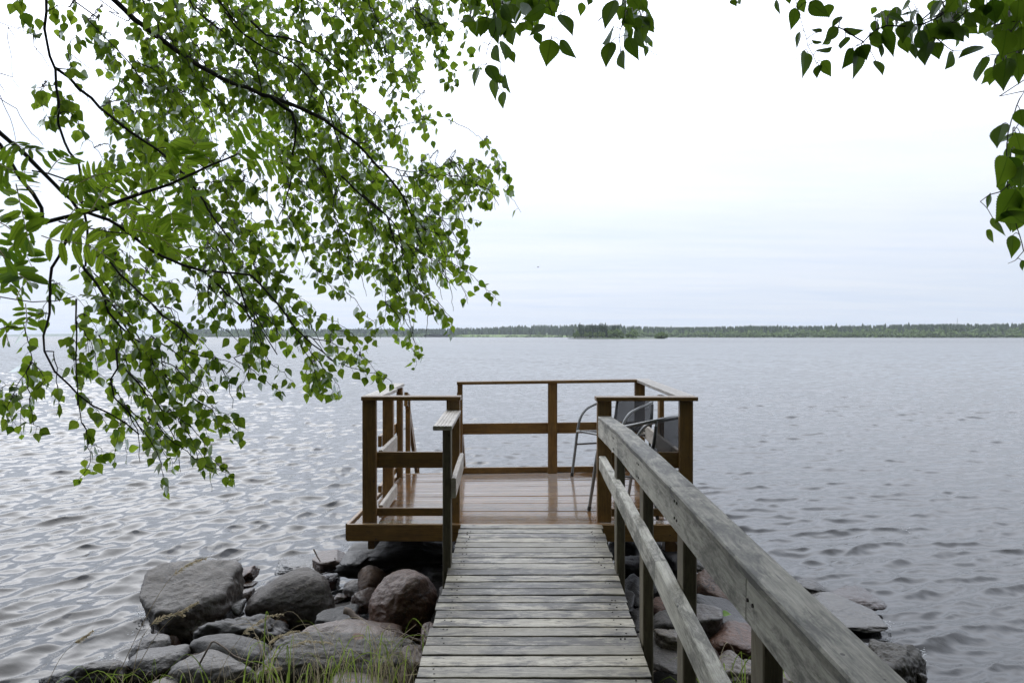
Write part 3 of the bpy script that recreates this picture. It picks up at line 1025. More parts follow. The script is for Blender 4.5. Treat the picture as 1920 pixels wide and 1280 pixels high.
# swimming stair out over the water at the open back left corner
st = empty('swim_stair', (0, 0, 0)); st.parent = deck
PL[st.name] = (0.0, 0.0, 0.0)
st.location = (-DL[0], -DL[1], -DL[2])
for xs in (-0.995, -0.50):
    for (y0, z0, y1, z1_, w, h) in ((7.53, Z0 - 0.06, 8.55, Z0 - 0.95, 0.04, 0.14), (7.56, ZC - 0.60, 8.62, ZC - 1.66, 0.034, 0.095)):
        mb = MB()
        board(mb, (xs, y0, z0), (xs, y1, z1_), w, h, up=(0, 0, 1), rnd=(.4, .4))
        child(mb, 'stringer' if z0 < Z0 + .2 else 'handrail', M['brown'], st)
    mb = MB()
    board(mb, (xs + 0.004, 7.62, Z0 - 0.25), (xs + .004, 7.62, ZC - 0.56), 0.045, 0.045, up=(0, -1, 0), rnd=(.4, .4))
    child(mb, 'post', M['brown'], st)
    mb = MB()
    board(mb, (xs + 0.004, 8.35, Z0 - 1.0), (xs + .004, 8.35, ZC - 1.36), 0.045, 0.045, up=(0, -1, 0), rnd=(.4, .4))
    child(mb, 'post', M['brown'], st)
    mb = MB()
    board(mb, (xs, 7.50, ZC - 0.59), (xs, 7.66, ZC - 0.62), 0.034, 0.13, up=(0, 0, 1), rnd=(.4, .4))
    child(mb, 'handrail_end', M['brown'], st)
for k in range(4):
    mb = MB()
    board(mb, (-0.97, 7.66 + .2 * k, Z0 - 0.17 - .18 * k), (-0.525, 7.66 + .2 * k, Z0 - 0.17 - .18 * k), 0.14, 0.028, rnd=(.5, .4))
    child(mb, 'tread', M['deck'], st)

# ------------------------------------------------------------------ boardwalk
WZ = lambda Y: ZC - (1.29 + 0.0494 * (5.48 - Y))
WL = lambda Y: -0.352 - 0.0187 * (5.48 - Y)
WR = lambda Y: 0.612 - 0.0180 * (5.48 - Y)
walk = empty('boardwalk', (0.1, 2.0, WZ(2.0) - 0.1))
tag(walk, 'weathered grey plank boardwalk with handrails leading from the bank onto the deck', 'boardwalk')
PL[walk.name] = tuple(walk.location)
mb = MB()
Yp = 5.478
k = 0
screw = MB()
while Yp > -1.6:
    w = 0.0912 + RNG.normal(0, 0.0010)
    g = 0.0085 + abs(RNG.normal(0, 0.0014))
    Ym = Yp - w / 2
    tilt = RNG.normal(0, 0.0016)
    dz = RNG.normal(0, 0.0006)
    sk = RNG.normal(0, 0.0008)
    board(mb, (WL(Ym) + RNG.normal(0, .004), Ym + sk + tilt, WZ(Ym) - .014 + dz), (WR(Ym) + RNG.normal(0, .004), Ym + sk - tilt, WZ(Ym) - .014 + dz + RNG.normal(0, .002)),
          w, 0.028, up=(0, -0.0494 + RNG.normal(0, .004), 1), seg=12, ch=0.0025, wob=0.0006, rnd=(RNG.random() ** 1.0, RNG.random() * (1.0 if Yp > 3.9 else 0.55)))
    for xs in (WL(Ym) + .06, WL(Ym) + .085, WR(Ym) - .06, WR(Ym) - .085):
        xx, yy = xs + RNG.normal(0, .006), Ym + RNG.choice([-.024, .024]) + RNG.normal(0, .005)
        tube(screw, [(xx, yy, WZ(yy) - .004), (xx, yy, WZ(yy) + .0015)], .0042, 8)
    Yp -= w + g
    k += 1
child(mb, 'planking', M['plank'], walk)
for Yf in (4.49, 3.585, 2.745, 1.868, 0.99, 0.1):
    for dz_ in (-.56, -.62):
        for dy_ in (.03, .07):
            X_ = 0.572 if Yf < 4.3 else .577
            tube(screw, [(X_ + .004, Yf + dy_, ZC + dz_ - .02), (X_ - .0022, Yf + dy_, ZC + dz_ - .02)], .005, 8)
screws = child(screw, 'screws', M['iron_dark'], walk)
screws['kind'] = 'stuff'
for s, X in ((-1, WL), (1, WR)):
    mb = MB()
    board(mb, (X(5.40) - s * 0.075, 5.40, WZ(5.40) - 0.102), (X(-1.5) - s * 0.075, -1.5, WZ(-1.5) - 0.102), 0.048, 0.146, seg=8, rnd=(.2, .8))
    child(mb, 'bearer', M['post_grey'], walk)

# posts of the right railing
for Yf in (4.49, 3.585, 2.745, 1.868, 0.99, 0.1):
    mb = MB()
    xl = 0.588
    board(mb, (xl + 0.024, Yf + 0.049, ground_z(0.6, Yf) - 0.12), (xl + 0.024, Yf + 0.049, ZC - 0.60), 0.048, 0.098, up=(0, -1, 0), seg=4, rnd=(.35 + .2 * RNG.random(), .4))
    child(mb, 'post', M['post_grey'], walk)
# right top rail: flat board on an upright board
tl = [(5.53, 0.594, -0.5537), (4.33, 0.562, -0.512), (2.83, 0.560, -0.532), (-0.6, 0.560, -0.620)]
for (Ya, xa_, za), (Yb, xb_, zb) in zip(tl[:-1], tl[1:]):
    mb = MB()
    board(mb, (xa_ + .0475, Ya - .001, ZC + za - .014), (xb_ + .0475, Yb + .001, ZC + zb - .014), 0.096, 0.028, seg=10, ch=0.005, wob=0.0006, rnd=(.30 + .2 * RNG.random(), .55))
    child(mb, 'handrail', M['rail_grey'], walk)
zt = lambda Y: float(np.interp(Y, [-.6, 2.83, 4.33, 5.53], [-.620, -.532, -.512, -.5537]))
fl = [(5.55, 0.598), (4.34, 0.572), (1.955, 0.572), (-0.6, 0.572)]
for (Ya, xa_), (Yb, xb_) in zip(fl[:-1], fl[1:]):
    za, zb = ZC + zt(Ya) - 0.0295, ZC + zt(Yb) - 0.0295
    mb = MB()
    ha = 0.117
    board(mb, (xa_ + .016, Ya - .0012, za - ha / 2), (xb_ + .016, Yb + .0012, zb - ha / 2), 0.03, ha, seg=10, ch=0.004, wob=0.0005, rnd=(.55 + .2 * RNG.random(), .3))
    child(mb, 'rail', M['rail_sidelit'], walk)
# right lower rail
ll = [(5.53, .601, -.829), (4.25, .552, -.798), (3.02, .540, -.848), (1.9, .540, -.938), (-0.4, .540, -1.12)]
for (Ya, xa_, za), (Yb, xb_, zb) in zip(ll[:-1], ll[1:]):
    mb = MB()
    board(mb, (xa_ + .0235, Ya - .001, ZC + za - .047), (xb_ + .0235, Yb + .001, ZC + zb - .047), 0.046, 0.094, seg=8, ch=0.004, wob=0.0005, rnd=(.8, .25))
    child(mb, 'rail', M['rail_sidelit'], walk)
# left short railing
mb = MB()
board(mb, (-0.376, 4.65, ground_z(-.38, 4.65) - 0.1), (-0.376, 4.65, ZC - 0.537), 0.048, 0.098, up=(0, -1, 0), seg=3, rnd=(.25, .4))
child(mb, 'post', M['post_grey'], walk)
mb = MB()
board(mb, (-0.396, 4.545, ZC - 0.523), (-0.410, 5.56, ZC - 0.527), 0.108, 0.026, grooves=4, gd=.003, gw=.007, seg=5, rnd=(.45, .3))
child(mb, 'handrail', M['cap'], walk)
mb = MB()
board(mb, (-0.334, 4.57, ZC - 0.868), (-0.350, 5.545, ZC - 0.868), 0.028, 0.115, seg=5, rnd=(.8, .2))
child(mb, 'rail', M['cap'], walk)


# ------------------------------------------------------------------ chairs
def make_chair(label):
    """stacking garden chair, facing +y: bent tube frame, black mesh seat and back"""
    t = empty('garden_chair')
    tag(t, label, 'chair', 'grey tube garden chairs on the deck')
    # one bent tube: front foot, arm, round the back, arm, front foot
    half = [(0.275, 0.27, 0.0), (0.272, 0.235, 0.22), (0.27, 0.205, 0.42), (0.27, 0.17, 0.545), (0.27, 0.10, 0.625), (0.27, 0.0, 0.665), (0.268, -0.10, 0.69), (0.255, -0.19, 0.713),
            (0.215, -0.255, 0.732), (0.13, -0.285, 0.742), (0.0, -0.295, 0.745)]
    pts = np.array(half + [(-x, y, z) for x, y, z in half[-2::-1]])
    mb = MB(); tube(mb, catmull(pts, 0.025), 0.0125, 10); mb.build('arm_frame', M['chair_metal'], t, smooth=True)
    for s in (-1, 1):
        mb = MB()
        tube(mb, catmull(np.array([(s * .215, -.27, 0.0), (s * .218, -.235, .22), (s * .225, -.20, .42), (s * .222, -.13, .455)]), .03), 0.0115, 8)
        mb.build('rear_leg', M['chair_metal'], t, smooth=True)
        mb = MB(); tube(mb, [(s * .225, -.205, .40), (s * .222, -.245, .56), (s * .215, -.262, .735)], 0.0105, 8); mb.build('back_upright', M['chair_metal'], t, smooth=True)
        mb = MB(); tube(mb, [(s * .268, .225, .30), (s * .228, -.235, .285)], 0.009, 8); mb.build('side_brace', M['chair_metal'], t, smooth=True)
        mb = MB(); tube(mb, [(s * .232, .205, .425), (s * .228, 0, .413), (s * .222, -.19, .405)], 0.0105, 8); mb.build('seat_rail', M['chair_metal'], t, smooth=True)
        mb = MB(); tube(mb, [(s * .272, .208, .424), (s * .228, .205, .425)], 0.0115, 8); mb.build('joint', M['chair_joint'], t, smooth=True)
        mb = MB(); tube(mb, [(s * .275, .2712, -.002), (s * .2745, .264, .03)], 0.0145, 8); mb.build('foot_cap', M['chair_cap'], t)
        mb = MB(); tube(mb, [(s * .2152, -.2713, -.002), (s * .2155, -.266, .03)], 0.0135, 8); mb.build('foot_cap', M['chair_cap'], t)
    mb = MB(); tube(mb, [(-.232, .205, .425), (0, .212, .418), (.232, .205, .425)], 0.0105, 8); mb.build('seat_rail', M['chair_metal'], t, smooth=True)

    def sheet(fn, nu, nv, name):
        V = np.array([[fn(u, v) for v in np.linspace(0, 1, nv)] for u in np.linspace(0, 1, nu)]).reshape(-1, 3)
        q = np.array([[i * nv + j, (i + 1) * nv + j, (i + 1) * nv + j + 1, i * nv + j + 1] for i in range(nu - 1) for j in range(nv - 1)])
        uvv = np.array([[u, v] for u in np.linspace(0, .45, nu) for v in np.linspace(0, .42, nv)])
        m = MB(); m.add(V, [q], [uvv[q]])
        o = m.build(name, M['mesh'], t, smooth=True)
        sd = o.modifiers.new('thickness', 'SOLIDIFY'); sd.thickness = 0.0016
        return o

    sheet(lambda u, v: (-.228 + .456 * u, -.19 + .40 * v, .405 + .02 * v + .006 - .022 * math.sin(math.pi * u) * math.sin(math.pi * (.15 + .8 * v))), 15, 12, 'seat')
    sheet(lambda u, v: ((-.222 + .444 * u), -.207 - .052 * v - .028 * math.sin(math.pi * u), .42 + .305 * v - .012 * math.sin(math.pi * u) * (1 if v < .5 else -1) * abs(2 * v - 1)), 15, 12, 'backrest')
    for s in (-1, 1):     # black hem sleeves along the uprights
        mb = MB(); tube(mb, [(s * .224, -.214, .44), (s * .222, -.245, .56), (s * .2165, -.258, .69)], 0.0135, 8); mb.build('sleeve', M['chair_cap'], t, smooth=True)
    return t


def place(t, x, y, fx, fy):
    u, v = (x + 1.09) / 2.43, DV(y)
    t.location = (x, y, D(u, v)[2] + 0.002)
    t.rotation_euler = (0, 0, math.atan2(-fx, fy))
    t.scale = (1, 1, .945)


ch1 = make_chair('grey tube chair with black mesh in the far right corner, facing the boardwalk')
place(ch1, 0.925, 7.20, -0.78, -0.625)
ch2 = make_chair('grey tube chair with black mesh nearest the boardwalk handrail, turned away to the left')
place(ch2, 0.955, 5.965, -0.77, 0.64)
# ------------------------------------------------------------------ boulders
_ico = {}


def ico(n):
    if n not in _ico:
        import bmesh
        bm = bmesh.new()
        bmesh.ops.create_icosphere(bm, subdivisions=n, radius=1.0)
        bm.verts.ensure_lookup_table()
        V = np.array([v.co[:] for v in bm.verts])
        Fc = np.array([[v.index for v in f.verts] for f in bm.faces])
        bm.free()
        _ico[n] = (V, Fc)
    return _ico[n]


def rock(name, label, px, Y, depth, col, seed, flat=None, p=9.0, planes=10, rot=0.0, rough=0.05, sub=5, lichen=0.0, group=None, cat='boulder', tilt=(0, 0), sink=0.0, cut=()):
    """a boulder: smoothed random polytope (softened facets) with fractal relief.
    px = (x0, x1, y0, y1) of its silhouette in the photo, Y = distance of its middle, depth = front-to-back size."""
    rs = np.random.default_rng(seed)
    x0, x1, y0, y1 = px
    c = P((x0 + x1) / 2, (y0 + y1) / 2, Y)
    hx = (x1 - x0) / 2 * Y / F
    him = (y1 - y0) / 2 * Y / F
    el = math.atan2(ZC - c[2], Y)
    hy = depth / 2
    hz = math.sqrt(max(him ** 2 - (hy * math.sin(el)) ** 2, (0.35 * him) ** 2)) / math.cos(el)
    V, Fc = ico(sub)
    N = rs.normal(0, 1, (planes, 3))
    N /= np.linalg.norm(N, axis=1, keepdims=True)
    Hh = rs.uniform(0.70, 0.98, planes)
    N = np.vstack([N, np.eye(3), -np.eye(3)])
    Hh = np.concatenate([Hh, np.full(6, 0.98)])
    extra = list(cut)
    if flat is not None:
        extra.append(flat)
    for q in extra:
        N = np.vstack([N, unit(q[:3])])
        Hh = np.append(Hh, q[3])
    dd = np.maximum(V @ N.T, 0) / Hh
    p = p * 1.25
    r = (dd ** p).sum(axis=1) ** (-1 / p)
    Q = V * r[:, None]
    o = rs.uniform(0, 50, 3)
    nz = np.array([mnoise.fractal(Vector(q * 1.3 + o), 0.9, 2.1, 3) for q in Q])
    nf = np.array([mnoise.fractal(Vector(q * 5.0 + o), 0.75, 2.2, 4) for q in Q])
    Q = Q * (1 + rough * 2.2 * nz + (rough * 0.9 + .012) * nf)[:, None]
    Q -= (Q.max(0) + Q.min(0)) / 2
    Q /= (Q.max(0) - Q.min(0)) / 2
    Q *= np.array([hx, hy, hz])
    if rot or tilt != (0, 0):
        from mathutils import Euler
        m = np.array(Euler((tilt[0], tilt[1], rot)).to_matrix())
        Q = Q @ m.T
        Q[:, 0] *= hx / np.abs(Q[:, 0]).max()
        s = him / max(np.abs(Q[:, 2] * math.cos(el) + Q[:, 1] * math.sin(el)).max(), 1e-6)
        Q[:, 2] *= min(max(s, .6), 1.4)
    mb = MB()
    mb.add(Q, [Fc])
    ob = mb.build(name, M['rock'], smooth=True)
    ob.location = c - np.array([0, 0, sink])
    ob.color = (*(max(0, (sum(col) / 3 + (c - sum(col) / 3) * 1.2)) * .28 * k for c, k in zip(col, (1.12, .97, .82))), lichen)
    tag(ob, label, cat, group)
    return ob


GREY, DGREY, BROWN, PINK, RED, DARK, BLUE, PALE = ((.17, .165, .155), (.105, .10, .095), (.16, .10, .065), (.25, .165, .125), (.22, .105, .06), (.045, .042, .04), (.14, .15, .165), (.34, .31, .27))
# left of the boardwalk
rock('boulder', 'broad flat-topped wet boulder standing in the water furthest left', (259, 438, 1062, 1216), 5.28, 0.62, (.16, .15, .14), 3, flat=(.02, -.30, 1, .46), p=12, planes=6, rough=.03, sink=.02, sub=6)
rock('boulder', 'long smooth grey boulder sloping down to the left between the flat-topped boulder and the deck', (446, 641, 1066, 1186), 5.32, 0.40, (.17, .16, .155), 8, flat=(-.45, -.2, 1, .62), p=7, rough=.022, sub=6, tilt=(0, R(-14)))
rock('boulder', 'big rounded pinkish brown boulder close to the left edge of the boardwalk', (692, 822, 1067, 1192), 4.95, 0.42, (.235, .15, .115), 21, p=6, rough=.03, sub=6)
rock('boulder', 'low broad pinkish boulder behind the dark lichen-spotted boulder', (560, 760, 1168, 1240), 4.62, 0.30, (.26, .19, .155), 5, p=6, rough=.03)
rock('boulder', 'large dark grey boulder spotted with orange lichen behind the grass', (484, 795, 1190, 1290), 4.20, 0.36, (.125, .12, .11), 14, flat=(0, -.5, 1, .72), p=10, rough=.045, lichen=1.0, sub=6)
rock('boulder', 'dark jagged ridge of rock in front of the two big grey boulders', (372, 545, 1149, 1232), 4.78, 0.36, DARK, 31, p=12, rough=.09, sub=5)
rock('boulder', 'smooth blue-grey rounded boulder under the bent twig', (352, 505, 1191, 1275), 4.45, 0.28, (.19, .20, .215), 17, p=5, rough=.018)
rock('boulder', 'grey lichen-spotted boulder at the bottom below the bent twig', (312, 500, 1228, 1335), 4.10, 0.32, (.165, .155, .14), 23, p=6, rough=.03, lichen=.8, sub=6)
rock('boulder', 'glossy wet oblong boulder with a pale rim at lower left', (236, 355, 1212, 1290), 4.30, 0.24, (.10, .095, .09), 41, flat=(.1, 0, 1, .68), p=8, rough=.03, tilt=(0, R(-12)))
rock('boulder', 'small wet boulder just below the flat-topped boulder', (243, 324, 1194, 1246), 4.62, 0.2, (.12, .11, .105), 43, p=7, rough=.04)
rock('boulder', 'big wet slanting slab at the lower left corner, half awash', (70, 254, 1218, 1330), 4.28, 0.36, (.13, .125, .12), 47, flat=(-.55, .35, 1, .45), p=14, rough=.04, sub=6, sink=.01)
rock('boulder', 'pale sliver of rock at the bottom edge left of the lichen-spotted boulder', (278, 345, 1264, 1310), 4.05, 0.24, PALE, 51, p=6, rough=.03)
rock('boulder', 'pale lichen-covered rock at the bottom edge among the grass', (612, 738, 1260, 1330), 3.92, 0.4, (.27, .25, .21), 53, p=8, rough=.04, lichen=1.0)
rock('boulder', 'brown stone wedged against the boardwalk edge at the bottom', (748, 815, 1205, 1310), 4.12, 0.4, (.17, .13, .10), 57, p=9, rough=.05, lichen=.5)
rock('boulder', 'narrow reddish stone touching the boardwalk edge below the big rounded boulder', (790, 822, 1166, 1225), 4.50, 0.25, (.2, .13, .09), 59, p=9, rough=.05)
rock('boulder', 'egg-shaped brown boulder in the shade under the deck corner', (672, 722, 1059, 1108), 5.55, 0.3, (.20, .125, .075), 61, p=5, rough=.02)
rock('boulder', 'brown boulder behind the egg-shaped one under the deck', (714, 780, 1056, 1104), 5.85, 0.35, BROWN, 67, p=6, rough=.03)
rock('boulder', 'dim brown stone below the egg-shaped boulder', (660, 706, 1102, 1148), 5.25, 0.3, (.13, .085, .06), 71, p=7, rough=.03)
rock('boulder', 'dark shale slab between the sloping grey boulder and the rounded pinkish one', (598, 668, 1138, 1176), 4.95, 0.28, (.085, .09, .10), 73, p=16, rough=.03, flat=(.2, -.3, 1, .5))
rock('boulder', 'rock painted black for the shade under the near left corner of the deck', (640, 860, 1012, 1078), 5.95, 0.5, (.016, .014, .013), 79, p=10, rough=.06)  # near-black colour stands in for the shade under the deck
rock('boulder', 'dark wave-washed rock left of the deck corner, half submerged', (508, 646, 1028, 1068), 6.75, 0.6, (.06, .06, .06), 83, p=9, rough=.06, sink=.03)
rock('boulder', 'reddish slab beside the wave-washed rock near the deck corner', (586, 652, 1032, 1070), 6.25, 0.4, (.22, .15, .12), 89, p=14, rough=.035, flat=(-.3, -.1, 1, .5))
rock('boulder', 'angular red-brown stone standing in the water between the big boulders', (418, 486, 1060, 1098), 6.1, 0.3, (.19, .10, .06), 97, p=16, rough=.03, tilt=(0, R(-18)))
for i, (b, Yk) in enumerate((((404, 430, 1086, 1114), 5.9), ((426, 456, 1098, 1120), 5.8), ((440, 474, 1104, 1130), 5.65), ((430, 452, 1112, 1130), 5.55), ((452, 480, 1088, 1104), 5.95))):
    rock('stone', 'small brown wet stone in the splash between the flat-topped boulder and the sloping one', b, Yk, .16, (.13, .085, .06), 101 + i, p=6, rough=.03, sub=4, group='small stones awash between the big boulders', cat='stone')
rock('stone', 'small blue-grey stone wedged in the gap between the flat-topped and the sloping boulder', (435, 458, 1125, 1150), 5.3, .16, (.2, .21, .22), 111, p=5, rough=.02, sub=4, cat='stone')
rock('stone', 'rock tip just breaking the surface behind the flat-topped boulder', (372, 404, 1046, 1060), 6.9, .25, (.06, .06, .055), 112, p=7, rough=.05, sub=4, cat='stone')
# right of the boardwalk
rock('boulder', 'pink veined slab leaning down right behind the handrail', (1290, 1374, 1060, 1140), 5.3, 0.4, (.30, .205, .16), 121, p=12, rough=.03, flat=(-.35, -.8, .8, .5), tilt=(0, R(28)))
rock('boulder', 'small dark mossy rock above the pink veined slab', (1295, 1332, 1046, 1072), 5.7, 0.3, (.09, .085, .06), 123, p=8, rough=.05, lichen=.6)
rock('boulder', 'dark slate slab with the green leaf on it', (1290, 1412, 1116, 1182), 4.95, 0.4, (.075, .08, .09), 127, p=16, rough=.03, flat=(.35, -.45, 1, .42), tilt=(0, R(22)))
rock('boulder', 'grey block-shaped boulder left of the leaf-bearing slab', (1288, 1358, 1134, 1202), 4.72, 0.34, (.15, .145, .145), 131, p=18, rough=.03, flat=(-.1, -.1, 1, .8))
rock('stone', 'small bluish stone right of the grey block-shaped boulder', (1344, 1380, 1153, 1182), 4.75, 0.2, (.16, .17, .185), 137, p=12, rough=.02, sub=4, cat='stone')
rock('boulder', 'large red-brown boulder behind the near handrail post', (1324, 1442, 1172, 1248), 4.50, 0.42, (.235, .125, .08), 139, p=7, rough=.03, sub=6)
rock('boulder', 'pale grey lichened boulder with grass in front, at the bottom right of the boardwalk', (1330, 1416, 1224, 1320), 4.10, 0.4, (.24, .215, .19), 149, p=8, rough=.045, lichen=1.0, sub=6)
rock('stone', 'small greyish stone between the red-brown and the pale lichened boulder', (1318, 1348, 1208, 1236), 4.35, .2, (.2, .17, .15), 151, p=7, rough=.04, sub=4, cat='stone')
rock('boulder', 'flat grey slab lying low beside the boardwalk posts', (1196, 1284, 1196, 1262), 4.30, 0.55, (.15, .145, .135), 157, p=16, rough=.025, flat=(0, -.1, 1, .6))
rock('boulder', 'small pale rough rock resting on the flat grey slab', (1228, 1284, 1177, 1218), 4.40, 0.22, (.27, .25, .21), 163, p=9, rough=.06, lichen=.9)
rock('boulder', 'grey stone leaning behind the small pale rough rock', (1212, 1278, 1148, 1204), 4.75, 0.3, (.14, .14, .145), 167, p=8, rough=.03)
rock('boulder', 'red-brown rock in the shade between two handrail posts', (1214, 1262, 1120, 1168), 5.0, 0.3, (.19, .10, .065), 173, p=7, rough=.03)
rock('boulder', 'broad flat wet slab reaching out into the water on the right', (1520, 1652, 1118, 1182), 5.45, 0.62, (.22, .22, .215), 179, p=20, rough=.022, flat=(.05, -.35, 1, .34), sink=0.0, sub=6)
rock('boulder', 'purplish brown rock on the far side of the flat wet slab', (1538, 1648, 1104, 1148), 5.72, 0.4, (.13, .085, .08), 181, p=9, rough=.05)
rock('boulder', 'dark rock tip just above the handrail beyond the flat wet slab', (1495, 1544, 1086, 1120), 5.9, 0.3, (.08, .075, .07), 191, p=9, rough=.05)
rock('boulder', 'dark mossy boulder at the lower right below the handrail', (1630, 1730, 1206, 1330), 4.35, 0.42, (.075, .07, .05), 193, p=9, rough=.05, lichen=.5, sub=6)
rock('stone', 'little pale stone at the foot of the dark mossy boulder', (1712, 1730, 1254, 1282), 4.25, .12, (.25, .25, .25), 197, p=6, rough=.03, sub=4, cat='stone')
rock('boulder', 'brownish rock behind the nearest handrail post at the bottom', (1405, 1500, 1246, 1330), 4.0, 0.4, (.21, .17, .14), 199, p=8, rough=.05)
# deep shade below deck and boardwalk, painted in as near-black stone colour
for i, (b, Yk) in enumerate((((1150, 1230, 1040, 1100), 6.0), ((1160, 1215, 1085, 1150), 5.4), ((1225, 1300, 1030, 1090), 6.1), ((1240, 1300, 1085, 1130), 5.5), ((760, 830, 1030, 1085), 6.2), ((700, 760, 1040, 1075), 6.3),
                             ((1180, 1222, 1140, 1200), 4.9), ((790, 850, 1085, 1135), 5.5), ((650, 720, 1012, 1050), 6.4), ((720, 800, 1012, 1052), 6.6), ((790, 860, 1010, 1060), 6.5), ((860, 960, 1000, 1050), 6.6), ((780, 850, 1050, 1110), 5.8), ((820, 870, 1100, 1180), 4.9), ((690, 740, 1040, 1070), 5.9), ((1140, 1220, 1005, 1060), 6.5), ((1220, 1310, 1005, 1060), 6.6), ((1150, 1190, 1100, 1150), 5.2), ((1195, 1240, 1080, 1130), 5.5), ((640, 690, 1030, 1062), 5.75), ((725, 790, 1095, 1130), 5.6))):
    rock('boulder', 'stone painted dark for the deep shade below the deck and boardwalk', b, Yk, .45, (.03, .028, .026), 211 + i, p=8, rough=.05, sub=4, group='stones in the shade below the deck')

for i in range(46):
    px_ = RNG.uniform(250, 820) if i < 30 else RNG.uniform(1190, 1420)
    py_ = RNG.uniform(1090, 1275)
    if i < 30 and py_ < 1270 - (px_ - 120) * .55: py_ = 1275 - (px_ - 250) * .25
    zz_ = .06 + .06 * RNG.random()
    Yk = (ZC - zz_) * F / (py_ - 630)
    w_ = RNG.uniform(14, 36)
    rock('stone', 'small dark stone filling a gap between the shore boulders', (px_ - w_, px_ + w_, py_ - w_ * .7, py_ + w_ * .7), Yk + .12, w_ * 2.2 * Yk / F, (RNG.uniform(.09, .2), RNG.uniform(.09, .13), RNG.uniform(.07, .11)), 300 + i, p=9, rough=.05, sub=4, group='small stones in the gaps between the boulders', cat='stone')

# foam where the chop meets stone
mb = MB()
for (cx, cy, sx, sy, n, z) in ((1698, 990, 12, 4, 10, .06), (270, 1152, 30, 8, 60, .05), (420, 1092, 18, 14, 110, .09), (300, 1215, 30, 6, 40, .04), (200, 1235, 30, 8, 40, .03), (1660, 1170, 20, 6, 40, .04), (1730, 1230, 8, 20, 30, .03), (700, 1024, 30, 6, 40, .05), (462, 1096, 22, 12, 80, .07), (560, 1052, 50, 8, 50, .05), (248, 1190, 14, 8, 16, .04), (650, 1030, 12, 14, 24, .08)):
    for _ in range(n):
        px, py = RNG.normal(cx, sx / 2), RNG.normal(cy, sy / 2)
        Y = (ZC - z) * F / (py - 630)
        c = P(px, py, Y)
        V, Fc = ico(1)
        s = RNG.uniform(.0015, .005)
        mb.add(V * np.array([s * RNG.uniform(1, 2.2), s, s * .6]) + c, [Fc])
tag(mb.build('foam', M['foam'], smooth=True), 'white specks of splash where waves meet the rocks', 'foam', kind='stuff')

# ------------------------------------------------------------------ twigs, driftwood, leaf
def stick(name, label, pts, r, mat='twig', cat='twig', sides=6):
    mb = MB()
    for k, (pp, rr) in enumerate(pts):
        q = catmull(np.array([P(*a) for a in pp]), .012)
        tube(mb, q, np.linspace(rr, rr * .6, len(q)) * 1.0, sides, rough=.08)
    ob = mb.build(name, M[mat], smooth=True)
    return tag(ob, label, cat)


stick('twig', 'bent grey twig lying over the blue-grey boulder', [([(374, 1244, 4.05), (386, 1222, 4.05), (397, 1203, 4.08), (402, 1202, 4.08), (420, 1213, 4.04), (440, 1229, 4.0), (462, 1237, 3.96), (484, 1246, 3.93)], .0055),
                                                                       ([(352, 1228, 4.1), (372, 1224, 4.07), (386, 1218, 4.05)], .003), ([(440, 1229, 4.0), (446, 1226, 4.0)], .003)], 0)
stick('twig', 'tangled thin twigs lying across the rocks beside the boardwalk', [([(716, 1175, 4.55), (735, 1182, 4.5), (760, 1188, 4.45), (775, 1195, 4.4), (800, 1204, 4.35)], .003), ([(722, 1178, 4.5), (745, 1180, 4.5), (762, 1192, 4.42), (790, 1198, 4.38)], .0024),
                                                                               ([(740, 1210, 4.3), (765, 1195, 4.3), (770, 1192, 4.3)], .002)], 0)
stick('twig', 'forked twig sticking up from the reddish slab at the deck corner', [([(588, 1029, 6.15), (596, 1045, 6.12), (604, 1056, 6.1), (612, 1061, 6.1), (625, 1064, 6.08)], .006), ([(628, 1045, 6.1), (628, 1055, 6.1), (634, 1062, 6.1)], .0045)], 0)
stick('driftwood', 'pale broken piece of driftwood below the dark shale slab', [([(646, 1144, 4.86), (656, 1147, 4.85), (668, 1158, 4.82), (690, 1168, 4.78)], .022)], 0, cat='driftwood', sides=10)
stick('driftwood', 'short pale stick standing beside the boardwalk at the bottom', [([(752, 1279, 3.85), (757, 1262, 3.87), (758, 1248, 3.9)], .006)], 0, cat='stick')
stick('driftwood', 'thin curved stick lying on the soil right of the boardwalk', [([(1218, 1262, 4.1), (1235, 1255, 4.12), (1262, 1247, 4.15), (1285, 1245, 4.15)], .005)], 0, cat='stick')


# ------------------------------------------------------------------ grass
def blade(mb, pts, w, tone, flat=True):
    q = catmull(np.array(pts), .03)
    n = len(q)
    tan = np.gradient(q, axis=0)
    side = np.cross(tan, [0, 0, 1.0]) + np.array([1e-4, 0, 0])
    side /= np.linalg.norm(side, axis=1, keepdims=True)
    a = RNG.uniform(-.8, .8)
    up = np.cross(side, tan); up /= np.maximum(np.linalg.norm(up, axis=1, keepdims=True), 1e-9)
    side = side * math.cos(a) + up * math.sin(a)
    f = np.linspace(0, 1, n)
    ww = w / 2 * np.minimum(1, 1.15 * (1 - f) ** 0.6 + .04)
    fold = up * (ww * .5)[:, None]
    V = np.concatenate([q - side * ww[:, None], q - fold, q + side * ww[:, None]])
    i = np.arange(n - 1)
    mb.add(V, [np.concatenate([np.stack([i, i + 1, n + i + 1, n + i], -1), np.stack([n + i, n + i + 1, 2 * n + i + 1, 2 * n + i], -1)])], tone=tone)


